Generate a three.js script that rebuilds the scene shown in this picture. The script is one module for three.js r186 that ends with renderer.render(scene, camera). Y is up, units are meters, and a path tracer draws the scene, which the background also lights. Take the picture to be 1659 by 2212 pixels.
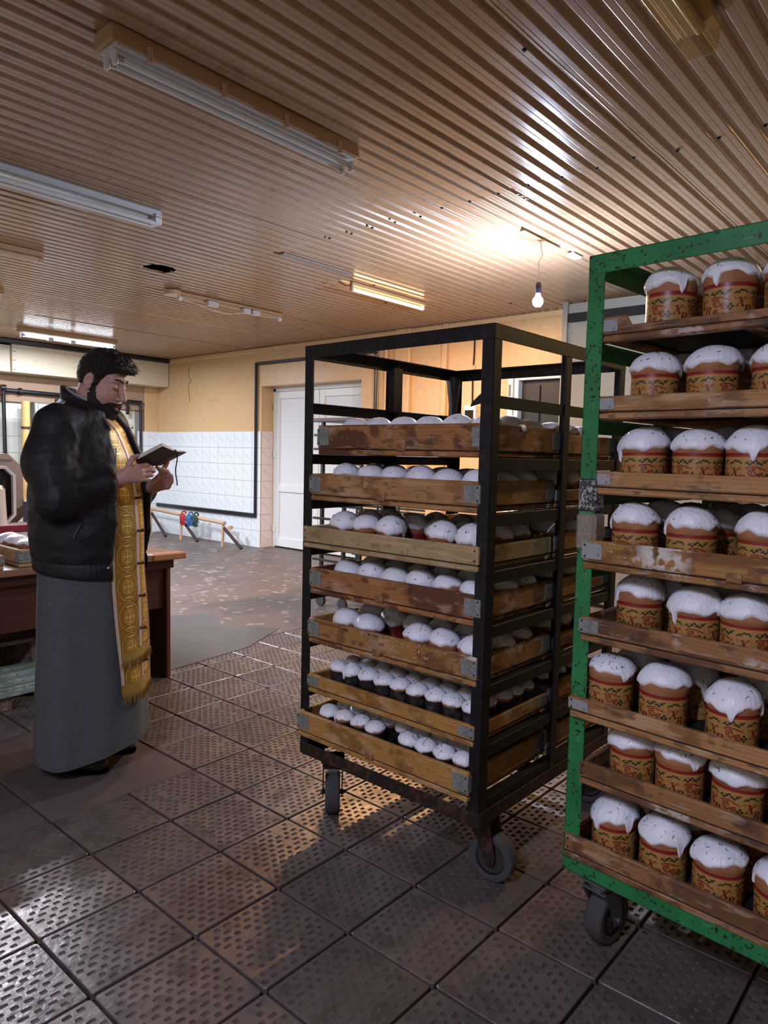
import * as THREE from 'three';
import { mergeGeometries, mergeVertices } from 'three/addons/utils/BufferGeometryUtils.js';
import { RectAreaLightUniformsLib } from 'three/addons/lights/RectAreaLightUniformsLib.js';

// ---------------------------------------------------------------- camera, sky, exposure
const scene = new THREE.Scene();
scene.background = new THREE.Color(0x000000);
const camera = new THREE.PerspectiveCamera(2 * Math.atan(1106 / 1534) * 180 / Math.PI, 1659 / 2212, 0.05, 60);
const YAW = 0.7145, PITCH = -0.0792, ROLL = -0.0227, EYE = 1.345;
{
  const f = new THREE.Vector3(Math.cos(YAW) * Math.cos(PITCH), Math.sin(PITCH), -Math.sin(YAW) * Math.cos(PITCH));
  const r = new THREE.Vector3(Math.sin(YAW), 0, Math.cos(YAW));
  const d = new THREE.Vector3(0, -1, 0).addScaledVector(f, f.y).normalize();
  const c = Math.cos(ROLL), s = Math.sin(ROLL);
  const r2 = r.clone().multiplyScalar(c).addScaledVector(d, s), d2 = d.clone().multiplyScalar(c).addScaledVector(r, -s);
  camera.position.set(0, EYE, 0);
  camera.quaternion.setFromRotationMatrix(new THREE.Matrix4().makeBasis(r2, d2.clone().negate(), f.clone().negate()));
}
const renderer = new THREE.WebGLRenderer({ antialias: true });
renderer.toneMapping = THREE.LinearToneMapping;
renderer.toneMappingExposure = 2.0;
renderer.shadowMap.enabled = true;
RectAreaLightUniformsLib.init();
// the lamps that burn: strengths used by the lamp builders further down
const POWER = { coolTube: 64, coolTubeBack: 17, coolTubeFront: 15.5, warmTube: 15, warmTubeRight: 8, bulb: 6.2 };
const COOL = 0xe4ecff, WARM = 0xffc88a, BULB = 0xd6e2ff, COOLFRONT = 0xd2d8ff;

// ---------------------------------------------------------------- helpers
function mulberry(a) { return () => { a = (a + 0x6d2b79f5) | 0; let t = Math.imul(a ^ (a >>> 15), 1 | a); t = (t + Math.imul(t ^ (t >>> 7), 61 | t)) ^ t; return ((t ^ (t >>> 14)) >>> 0) / 4294967296; }; }
const R0 = mulberry(77);
const lerp = (a, b, t) => a + (b - a) * t, clamp = (x, a = 0, b = 1) => Math.min(b, Math.max(a, x));
const sstep = (a, b, x) => { const t = clamp((x - a) / (b - a)); return t * t * (3 - 2 * t); };
function hash3(x, y, z) { let h = Math.imul(x, 374761393) + Math.imul(y, 668265263) + Math.imul(z, 2147483647 - 1274126177); h = Math.imul(h ^ (h >>> 13), 1274126177); return ((h ^ (h >>> 16)) >>> 0) / 4294967296; }
function noise3(x, y, z) {
  const ix = Math.floor(x), iy = Math.floor(y), iz = Math.floor(z), fx = x - ix, fy = y - iy, fz = z - iz;
  const u = fx * fx * (3 - 2 * fx), v = fy * fy * (3 - 2 * fy), w = fz * fz * (3 - 2 * fz);
  const L = (k) => lerp(lerp(hash3(ix, iy, iz + k), hash3(ix + 1, iy, iz + k), u), lerp(hash3(ix, iy + 1, iz + k), hash3(ix + 1, iy + 1, iz + k), u), v);
  return lerp(L(0), L(1), w);
}
function n2(x, y, s = 0, p = 0) { // periodic (period p cells) 2D value noise
  let ix = Math.floor(x), iy = Math.floor(y); const fx = x - ix, fy = y - iy, u = fx * fx * (3 - 2 * fx), v = fy * fy * (3 - 2 * fy);
  const m = (k) => (p ? ((k % p) + p) % p : k);
  return lerp(lerp(hash3(m(ix), m(iy), s), hash3(m(ix + 1), m(iy), s), u), lerp(hash3(m(ix), m(iy + 1), s), hash3(m(ix + 1), m(iy + 1), s), u), v);
}
function fbm(x, y, s = 0, o = 4, p = 0) { let a = 0.5, t = 0, n = 0; for (let i = 0; i < o; i++) { t += a * n2(x, y, s + i * 17, p); n += a; x *= 2; y *= 2; p *= 2; a *= 0.5; } return t / n; }
const srgb = (hex) => { const c = new THREE.Color(hex); return [c.r, c.g, c.b]; };
const toS = (l) => Math.round(255 * (l <= 0.0031308 ? 12.92 * l : 1.055 * Math.pow(Math.max(l, 0), 1 / 2.4) - 0.055));
const mixc = (a, b, t) => [lerp(a[0], b[0], t), lerp(a[1], b[1], t), lerp(a[2], b[2], t)];
function dataTex(w, h, fn, color = true) { // fn(u, v) -> linear rgb (colour) or a grey value
  const d = new Uint8Array(w * h * 4);
  for (let y = 0; y < h; y++) for (let x = 0; x < w; x++) {
    const r = fn(x / w, y / h), i = (y * w + x) * 4;
    if (color) { d[i] = clamp(toS(r[0]), 0, 255); d[i + 1] = clamp(toS(r[1]), 0, 255); d[i + 2] = clamp(toS(r[2]), 0, 255); }
    else d[i] = d[i + 1] = d[i + 2] = clamp(Math.round(r * 255), 0, 255);
    d[i + 3] = 255;
  }
  const t = new THREE.DataTexture(d, w, h); t.wrapS = t.wrapT = THREE.RepeatWrapping; t.magFilter = THREE.LinearFilter; t.minFilter = THREE.LinearMipmapLinearFilter; t.generateMipmaps = true;
  if (color) t.colorSpace = THREE.SRGBColorSpace; t.needsUpdate = true; return t;
}
function canvasTex(w, h, draw) {
  const c = document.createElement('canvas'); c.width = w; c.height = h; draw(c.getContext('2d'), w, h);
  const t = new THREE.CanvasTexture(c); t.wrapS = t.wrapT = THREE.RepeatWrapping; t.colorSpace = THREE.SRGBColorSpace; t.anisotropy = 8; return t;
}
const rep = (t, x, y) => { const c = t.clone(); c.repeat.set(x, y); c.needsUpdate = true; return c; };
const std = (o) => new THREE.MeshStandardMaterial(o);
const phys = (o) => new THREE.MeshPhysicalMaterial(o);

const used = new Map();
function numbered(name) { const n = used.get(name) || 0; used.set(name, n + 1); return n ? name + '_' + String(n).padStart(3, '0') : name; }
function tag(o, label, category, group, kind) { if (label) o.userData.label = label; if (category) o.userData.category = category; if (group) o.userData.group = group; if (kind) o.userData.kind = kind; return o; }
function thing(name, label, category, group, kind) { const o = new THREE.Group(); o.name = numbered(name); scene.add(o); return tag(o, label, category, group, kind); }
function part(parent, name, geo, mat, label) { const m = new THREE.Mesh(geo, mat); m.name = name; m.castShadow = m.receiveShadow = true; parent.add(m); if (label) m.userData.label = label; return m; }
function sub(parent, name) { const g = new THREE.Group(); g.name = name; parent.add(g); return g; }

// a chamfered box with uv in metres; grain: axis that u runs along
function cbox(w, h, d, c = 0.002, x = 0, y = 0, z = 0, uo = 0, vo = 0) {
  c = Math.min(c, w / 2.01, h / 2.01, d / 2.01);
  const H = [w / 2, h / 2, d / 2], pos = [], uv = [], dims = [w, h, d];
  const push = (tri, ax) => {
    const o = [0, 1, 2].filter((k) => k !== ax), long = dims[o[0]] >= dims[o[1]] ? o : [o[1], o[0]];
    for (const p of tri) { pos.push(p[0] + x, p[1] + y, p[2] + z); uv.push(p[long[0]] + uo, p[long[1]] + vo); }
  };
  const vert = (sx, sy, sz, ax) => [sx * (H[0] - (ax === 0 ? 0 : c)), sy * (H[1] - (ax === 1 ? 0 : c)), sz * (H[2] - (ax === 2 ? 0 : c))];
  const orient = (t, n, ax) => { const a = t[0], b = t[1], e = t[2]; const ux = b[0] - a[0], uy = b[1] - a[1], uz = b[2] - a[2], vx = e[0] - a[0], vy = e[1] - a[1], vz = e[2] - a[2]; const k = (uy * vz - uz * vy) * n[0] + (uz * vx - ux * vz) * n[1] + (ux * vy - uy * vx) * n[2]; push(k >= 0 ? t : [t[0], t[2], t[1]], ax); };
  const quad = (q, n, ax) => { orient([q[0], q[1], q[2]], n, ax); orient([q[0], q[2], q[3]], n, ax); };
  for (let ax = 0; ax < 3; ax++) for (const s of [-1, 1]) {
    const o = [0, 1, 2].filter((k) => k !== ax), mk = (a, b) => { const sg = [0, 0, 0]; sg[ax] = s; sg[o[0]] = a; sg[o[1]] = b; return vert(sg[0], sg[1], sg[2], ax); };
    const n = [0, 0, 0]; n[ax] = s; quad([mk(-1, -1), mk(1, -1), mk(1, 1), mk(-1, 1)], n, ax);
  }
  if (c > 0) {
    for (let ax = 0; ax < 3; ax++) { // edges along ax
      const o = [0, 1, 2].filter((k) => k !== ax);
      for (const a of [-1, 1]) for (const b of [-1, 1]) {
        const mk = (e, f) => { const sg = [0, 0, 0]; sg[ax] = e; sg[o[0]] = a; sg[o[1]] = b; return vert(sg[0], sg[1], sg[2], f); };
        const n = [0, 0, 0]; n[o[0]] = a; n[o[1]] = b; quad([mk(-1, o[0]), mk(1, o[0]), mk(1, o[1]), mk(-1, o[1])], n, o[0]);
      }
    }
    for (const a of [-1, 1]) for (const b of [-1, 1]) for (const e of [-1, 1]) orient([vert(a, b, e, 0), vert(a, b, e, 1), vert(a, b, e, 2)], [a, b, e], 1);
  }
  const g = new THREE.BufferGeometry();
  g.setAttribute('position', new THREE.Float32BufferAttribute(pos, 3)); g.setAttribute('uv', new THREE.Float32BufferAttribute(uv, 2)); g.computeVertexNormals(); return g;
}
const flat = (g) => { const q = g.index ? g.toNonIndexed() : g; for (const k of Object.keys(q.attributes)) if (!['position', 'normal', 'uv'].includes(k)) q.deleteAttribute(k); if (!q.attributes.uv) q.setAttribute('uv', new THREE.Float32BufferAttribute(new Float32Array(q.attributes.position.count * 2), 2)); return q; };
const merge = (...l) => mergeGeometries(l.flat().map(flat));
const V = (x, y, z) => new THREE.Vector3(x, y, z);
const at = (g, x, y, z, rx = 0, ry = 0, rz = 0) => { if (rx || ry || rz) g.applyMatrix4(new THREE.Matrix4().makeRotationFromEuler(new THREE.Euler(rx, ry, rz))); g.translate(x, y, z); return g; };
function tube(pts, r, seg = 24, rad = 8, closed = false) { return new THREE.TubeGeometry(new THREE.CatmullRomCurve3(pts.map((p) => V(...p)), closed, 'catmullrom', 0.4), seg, r, rad, closed); }
function rod(a, b, r, rad = 10, r2 = r) { // cylinder from a to b
  const A = V(...a), B = V(...b), d = B.clone().sub(A), L = d.length(), g = new THREE.CylinderGeometry(r2, r, L, rad, 1);
  g.applyQuaternion(new THREE.Quaternion().setFromUnitVectors(V(0, 1, 0), d.normalize())); g.translate((A.x + B.x) / 2, (A.y + B.y) / 2, (A.z + B.z) / 2); return g;
}
function angleBar(a, b, w, t, n1, n2v) { // L-section bar between a and b, flanges along n1 and n2
  const A = V(...a), B = V(...b), d = B.clone().sub(A), L = d.length(); d.normalize();
  const u = V(...n1).normalize(), v = V(...n2v).normalize();
  const g1 = cbox(w, L, t, 0.0012, w / 2, L / 2, t / 2), g2 = cbox(t, L, w, 0.0012, t / 2, L / 2, w / 2);
  const g = merge(g1, g2), m = new THREE.Matrix4().makeBasis(u, d, v); if (m.determinant() < 0) { const p = g.attributes.position, q = g.attributes.normal; for (let i = 0; i < p.count; i += 3) for (const at2 of [p, q, g.attributes.uv]) { const k = at2.itemSize; for (let j = 0; j < k; j++) { const t1 = at2.array[(i + 1) * k + j]; at2.array[(i + 1) * k + j] = at2.array[(i + 2) * k + j]; at2.array[(i + 2) * k + j] = t1; } } }
  g.applyMatrix4(m); g.translate(A.x, A.y, A.z); g.computeVertexNormals(); return g;
}
function lathe(pts, seg = 32) { return new THREE.LatheGeometry(pts.map((p) => new THREE.Vector2(p[0], p[1])), seg); }
const ORD = ['first', 'second', 'third', 'fourth', 'fifth', 'sixth', 'seventh', 'eighth', 'ninth', 'tenth'];
// ---------------------------------------------------------------- materials
function woodTex(seed, base, dark, o = {}) { // 0.8 m x 0.2 m of old tray board, grain along u
  const b = srgb(base), dk = srgb(dark), flour = srgb('#cfc8bb'), kn = mulberry(seed), knots = [];
  for (let k = 0; k < (o.knots ?? 2); k++) knots.push([0.1 + 0.8 * kn(), 0.2 + 0.6 * kn(), 0.012 + 0.012 * kn()]);
  return dataTex(768, 192, (u, v) => {
    const x = u * 0.8, y = v * 0.2; let wy = y + 0.006 * (fbm(x * 6, y * 12, seed, 2) - 0.5);
    let kd = 0; for (const [ku, kv, kr] of knots) { const dx = (x - ku * 0.8) / 2.6, dy = y - kv * 0.2, d = Math.hypot(dx, dy); wy += 0.012 * Math.exp(-d / 0.012) * Math.sign(dy); kd = Math.max(kd, sstep(kr * 0.55, kr * 0.3, d)); }
    const ring = 0.5 + 0.5 * Math.sin(wy * 620 + 5 * fbm(x * 3, wy * 30, seed + 3, 2)), fib = n2(x * 40, y * 1400, seed + 9);
    let c = mixc(b, dk, clamp(0.3 * ring + 0.3 * (fib - 0.4)));
    const st = sstep(0.44, 0.64, fbm(x * 7, y * 16, seed + 21, 4)); c = mixc(c, dk, Math.min(1, st * (o.stain ?? 0.7) * 1.2)); const st2 = sstep(0.6, 0.72, fbm(x * 18, y * 22, seed + 26, 4)); c = mixc(c, [dk[0] * 0.55, dk[1] * 0.5, dk[2] * 0.5], st2 * (o.stain ?? 0.7) * 0.8); const lt = sstep(0.6, 0.75, fbm(x * 11, y * 40, seed + 29, 4)); c = mixc(c, mixc(b, [0.62, 0.5, 0.34], 0.5), lt * 0.5);
    const gr = sstep(0.6, 0.78, fbm(x * 30, y * 60, seed + 44, 3)); c = mixc(c, [0.05, 0.035, 0.025], gr * 0.6 * (o.grime ?? 1));
    c = mixc(c, [0.06, 0.03, 0.015], kd * 0.8);
    const fl = sstep(0.66 - 0.2 * (o.flour ?? 0), 0.74, fbm(x * 9, y * 14, seed + 71, 5)) * sstep(0.35, 0.6, fbm(x * 70, y * 70, seed + 5, 2)); c = mixc(c, flour, fl * (o.flour ?? 0.15) * 1.4);
    const sc = sstep(0.9, 0.96, n2(x * 5, y * 600, seed + 31)) * sstep(0.5, 0.7, n2(x * 9, y * 9, seed + 32)); c = mixc(c, mixc(b, flour, 0.5), sc * 0.85);
    const sp = sstep(0.9, 0.94, n2(x * 160, y * 160, seed + 90)) * sstep(0.5, 0.7, fbm(x * 6, y * 6, seed + 91, 2)); return mixc(c, flour, sp * 0.7);
  });
}
const WOOD = [
  woodTex(3, '#a8713c', '#5f3618', { stain: 0.9, flour: 0.1, knots: 1 }),
  woodTex(14, '#b2824c', '#784f28', { stain: 0.55, flour: 0.12, knots: 2 }),
  woodTex(25, '#b39a6c', '#8d7347', { stain: 0.35, flour: 0.1, grime: 0.6, knots: 0 }),
  woodTex(36, '#aa7a3e', '#6a3f1a', { stain: 0.7, flour: 0.7, knots: 1 }),
  woodTex(47, '#b6863f', '#80531f', { stain: 0.6, flour: 0.15, grime: 0.5, knots: 1 }),
  woodTex(58, '#9c6e40', '#5f3d22', { stain: 0.7, flour: 0.45, knots: 2 }),
].map((t) => rep(t, 1 / 0.8, 1 / 0.2));
const M = {};
M.wood = WOOD.map((t) => std({ map: t, roughness: 0.68, bumpMap: t, bumpScale: 0.0006 }));
M.plate = std({ color: 0xffffff, metalness: 0.25, roughness: 0.55, map: rep(dataTex(128, 128, (u, v) => { const n = fbm(u * 8, v * 8, 5, 4, 8), m = sstep(0.55, 0.7, fbm(u * 24, v * 24, 8, 2, 24)); return mixc(mixc([0.16, 0.18, 0.155], [0.26, 0.28, 0.25], n), [0.42, 0.42, 0.38], m * 0.5); }), 8, 8) });
M.plateLight = std({ color: 0xb9bcba, metalness: 0.3, roughness: 0.5, map: rep(dataTex(128, 128, (u, v) => { const m = sstep(0.6, 0.75, fbm(u * 12, v * 12, 81, 3, 12)); return mixc([0.75, 0.76, 0.76], [0.25, 0.24, 0.22], m * 0.8); }), 9, 9) });
M.mesh = std({ color: 0x1c1713, roughness: 0.7, metalness: 0.2 });
const rust = (seed, base, edge, amt) => rep(dataTex(256, 256, (u, v) => { const n = fbm(u * 10, v * 10, seed, 4, 10), m = sstep(0.62 - amt, 0.8 - amt, fbm(u * 22, v * 22, seed + 9, 4, 22)); return mixc(mixc(srgb(base), [0.004, 0.004, 0.005], 0.35 * n), srgb(edge), m); }), 2.5, 2.5);
M.blackSteel = std({ map: rust(5, '#0f0f12', '#222224', 0.04), roughness: 0.5, metalness: 0.25 });
M.brownSteel = std({ map: rust(9, '#2c1f1a', '#4a3024', 0.12), roughness: 0.62, metalness: 0.2 });
M.greenSteel = std({ map: rep(dataTex(512, 512, (u, v) => { const n = fbm(u * 8, v * 8, 15, 4, 8), ch = sstep(0.66, 0.74, fbm(u * 48, v * 48, 24, 4, 48)), sc = sstep(0.9, 0.95, n2(u * 16, v * 160, 27, 16)) * sstep(0.5, 0.7, n2(u * 20, v * 20, 28, 20)); let c = mixc(srgb('#2f8d4c'), srgb('#1f6a38'), n); c = mixc(c, [0.012, 0.022, 0.014], ch); return mixc(c, [0.3, 0.42, 0.32], sc * 0.5); }), 2.2, 2.2), roughness: 0.4, metalness: 0.0 });
M.greySteel = std({ color: 0x6e706e, roughness: 0.45, metalness: 0.7 });
M.rubber = std({ map: rep(dataTex(128, 128, (u, v) => mixc([0.035, 0.035, 0.036], [0.07, 0.069, 0.066], fbm(u * 8, v * 8, 3, 4, 8))), 6, 6), roughness: 0.8 });
M.hub = std({ color: 0x403c38, roughness: 0.6, metalness: 0.4 });
M.tape = std({ map: rep(dataTex(128, 128, (u, v) => { const n = fbm(u * 16, v * 16, 61, 3, 16); return mixc([0.05, 0.055, 0.055], [0.42, 0.44, 0.42], sstep(0.45, 0.65, n)); }), 14, 14), roughness: 0.35, metalness: 0.3 });
M.tapeTan = std({ map: rep(dataTex(128, 128, (u, v) => { const n = fbm(u * 10, v * 30, 63, 3, 10); return mixc([0.16, 0.12, 0.08], [0.36, 0.31, 0.24], n); }), 12, 12), roughness: 0.4 });

// ceiling sheet paint, wall paint, floor
M.ceiling = std({ map: rep(dataTex(512, 512, (u, v) => { const n = fbm(u * 6, v * 6, 100, 5, 6), d = sstep(0.7, 0.82, fbm(u * 40, v * 40, 120, 2, 40)); return mixc(mixc([0.335, 0.222, 0.133], [0.39, 0.262, 0.16], n), [0.25, 0.165, 0.10], d * 0.5); }), 0.5, 0.5), roughness: 0.27, metalness: 0.0, roughnessMap: rep(dataTex(256, 256, (u, v) => 0.75 + 0.35 * (fbm(u * 8, v * 8, 140, 4, 8) - 0.5), false), 0.7, 0.7) });
const plaster = dataTex(256, 256, (u, v) => 0.5 + 0.5 * (fbm(u * 12, v * 12, 210, 4, 12) - 0.5) + 0.25 * (fbm(u * 50, v * 50, 220, 2, 50) - 0.5), false);
M.wall = std({ map: rep(dataTex(512, 512, (u, v) => { const n = fbm(u * 5, v * 5, 200, 5, 5), s = sstep(0.66, 0.8, fbm(u * 18, v * 18, 205, 4, 18)); return mixc(mixc([0.60, 0.388, 0.182], [0.68, 0.452, 0.232], n), [0.42, 0.29, 0.17], s * 0.35); }), 0.6, 0.6), roughness: 0.36, bumpMap: rep(plaster, 1.1, 1.1), bumpScale: 0.004 });
M.wallLight = std({ map: rep(dataTex(256, 256, (u, v) => { const n = fbm(u * 6, v * 6, 230, 4, 6), s = sstep(0.68, 0.8, fbm(u * 20, v * 20, 235, 3, 20)); return mixc(mixc([0.62, 0.53, 0.36], [0.69, 0.60, 0.43], n), [0.5, 0.36, 0.2], s * 0.3); }), 0.9, 0.9), roughness: 0.4 });
M.beamDull = std({ color: 0xa58a70, roughness: 0.7 });
M.dark = std({ color: 0x100d0c, roughness: 0.9 });
M.blackPipe = std({ color: 0x16171a, roughness: 0.35 });
M.white = std({ color: 0xdfe2e0, roughness: 0.35 });
M.whitePvc = std({ color: 0xd8dcd8, roughness: 0.3 });
M.pvcPanel = std({ color: 0xd3d8d8, roughness: 0.38 });
M.grout = std({ color: 0x8f8d87, roughness: 0.9 });
const marks = (bg, ink, seed) => canvasTex(128, 160, (c, w, h) => {
  c.fillStyle = bg; c.fillRect(0, 0, w, h); const r = mulberry(seed);
  for (let k = 0; k < 240; k++) { c.fillStyle = 'rgba(190,196,196,0.12)'; c.fillRect(r() * w, r() * h, 3 + r() * 14, 1 + r() * 3); }
  c.strokeStyle = ink; c.lineCap = 'round'; const y0 = 28 + 20 * r();
  for (let k = 0; k < 3; k++) { c.lineWidth = 3.4 - k; c.globalAlpha = 0.75 - 0.2 * k; c.beginPath(); c.moveTo(8 + 4 * k, y0 + 7 * k); c.bezierCurveTo(30, y0 + 12 + 8 * k, 52, y0 + 46, 92 - 8 * k, y0 + 62 + 3 * k); c.stroke(); }
  c.globalAlpha = 1;
});
M.tileWhite = [1, 2, 3].map((s) => std({ map: marks('#dde2e2', '#a9b0b2', s), roughness: 0.16 }));
M.tilePink = [4, 5].map((s) => std({ map: marks('#e4d6d0', '#b3a4a2', s), roughness: 0.16 }));
M.tileCream = [0, 1].map((s) => std({ map: rep(dataTex(64, 64, (u, v) => mixc([0.70, 0.70, 0.58], [0.77, 0.77, 0.66], fbm(u * 4, v * 4, 300 + s, 3, 4))), 2, 2), roughness: 0.3 }));
const ironC = (seed, a, b, o) => rep(dataTex(256, 256, (u, v) => { const n = fbm(u * 5, v * 5, seed, 5, 5), d = sstep(0.5, 0.7, fbm(u * 14, v * 14, seed + 7, 4, 14)); return mixc(mixc(a, b, n), o, d * 0.55); }), 1.6, 1.6);
const ironR = rep(dataTex(256, 256, (u, v) => 0.72 + 0.75 * (fbm(u * 9, v * 9, 402, 4, 9) - 0.5), false), 1.9, 1.9);
const ironB = rep(dataTex(512, 512, (u, v) => 0.6 * fbm(u * 40, v * 40, 440, 4, 40) + 0.4 * fbm(u * 9, v * 9, 441, 3, 9), false), 1.6, 1.6);
M.iron = [
  std({ map: ironC(400, [0.143, 0.109, 0.092], [0.215, 0.172, 0.151], [0.094, 0.07, 0.058]), roughness: 0.5, metalness: 0.4, roughnessMap: ironR, bumpMap: ironB, bumpScale: 0.0016 }),
  std({ map: ironC(410, [0.153, 0.113, 0.092], [0.225, 0.176, 0.147], [0.106, 0.077, 0.061]), roughness: 0.53, metalness: 0.38, roughnessMap: ironR, bumpMap: ironB, bumpScale: 0.0016 }),
  std({ map: ironC(420, [0.132, 0.105, 0.092], [0.205, 0.17, 0.152], [0.092, 0.073, 0.062]), roughness: 0.48, metalness: 0.42, roughnessMap: ironR, bumpMap: ironB, bumpScale: 0.0016 }),
];
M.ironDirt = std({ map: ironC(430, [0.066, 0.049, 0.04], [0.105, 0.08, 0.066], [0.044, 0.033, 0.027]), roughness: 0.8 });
M.concrete = std({ map: rep(dataTex(1024, 1024, (u, v) => { const n = fbm(u * 8, v * 8, 500, 6, 8), d = sstep(0.52, 0.66, fbm(u * 5, v * 5, 520, 4, 5)), p = sstep(0.72, 0.76, fbm(u * 60, v * 60, 530, 2, 60)); let c = mixc([0.098, 0.071, 0.058], [0.15, 0.112, 0.094], n); c = mixc(c, [0.08, 0.065, 0.058], d * 0.6); return mixc(c, [0.36, 0.31, 0.27], p * 0.5); }), 0.25, 0.25), roughness: 0.5, bumpMap: rep(dataTex(256, 256, (u, v) => fbm(u * 24, v * 24, 540, 4, 24), false), 0.9, 0.9), bumpScale: 0.003 });
M.slab = std({ map: rep(dataTex(512, 512, (u, v) => { const n = fbm(u * 4, v * 14, 560, 5, 4); return mixc([0.08, 0.06, 0.051], [0.13, 0.1, 0.086], n); }), 0.9, 0.9), roughness: 0.4, bumpMap: rep(dataTex(256, 256, (u, v) => fbm(u * 4, v * 40, 570, 3, 4), false), 1.5, 1.5), bumpScale: 0.0008 });
M.wet = std({ map: rep(dataTex(256, 256, (u, v) => { const n = fbm(u * 6, v * 6, 580, 4, 6); return mixc([0.062, 0.056, 0.053], [0.092, 0.082, 0.077], n); }), 1, 1), roughness: 0.3 });
M.dirt = std({ color: 0x241a14, roughness: 0.95 });
// lamps
M.lampBody = std({ color: 0xb3946e, roughness: 0.5 });
M.lampWhite = std({ color: 0xc3cacc, roughness: 0.35 });
M.tubeOff = std({ color: 0xd4dadd, roughness: 0.12 });
M.metal = std({ color: 0xb9bcc0, roughness: 0.25, metalness: 0.9 });
M.clip = std({ color: 0xc2a58c, roughness: 0.25 });
M.tubeCool = std({ color: 0xffffff, emissive: new THREE.Color(COOL), emissiveIntensity: 9, roughness: 0.4 });
M.tubeWarm = std({ color: 0xffffff, emissive: new THREE.Color(WARM), emissiveIntensity: 9, roughness: 0.4 });
M.bulbGlow = std({ color: 0xffffff, emissive: new THREE.Color(BULB), emissiveIntensity: 45, roughness: 0.4 });
M.diffuser = phys({ color: 0xf3e6c4, transmission: 1, thickness: 0, roughness: 0.08, ior: 1.45 });
M.cord = std({ color: 0xd8d4cc, roughness: 0.5 });
// ---------------------------------------------------------------- the room
const XB = 6.42, ZL = -10.6, XN = -2.6, ZP = 3.2, CEIL = 2.8, PITCHW = 0.095;
function planarUV(g, ua, va, su, sv, ou = 0, ov = 0) { const p = g.attributes.position, uv = new Float32Array(p.count * 2), A = p.array; for (let i = 0; i < p.count; i++) { uv[2 * i] = A[3 * i + ua] * su + ou; uv[2 * i + 1] = A[3 * i + va] * sv + ov; } g.setAttribute('uv', new THREE.BufferAttribute(uv, 2)); return g; }
const span = (x0, x1, y0, y1, z0, z1, c = 0.002) => cbox(Math.abs(x1 - x0), Math.abs(y1 - y0), Math.abs(z1 - z0), c, (x0 + x1) / 2, (y0 + y1) / 2, (z0 + z1) / 2, R0() * 3, R0() * 3);
const struct = (name) => { const g = new THREE.Group(); g.name = name; g.userData.kind = 'structure'; scene.add(g); return g; };

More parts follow.
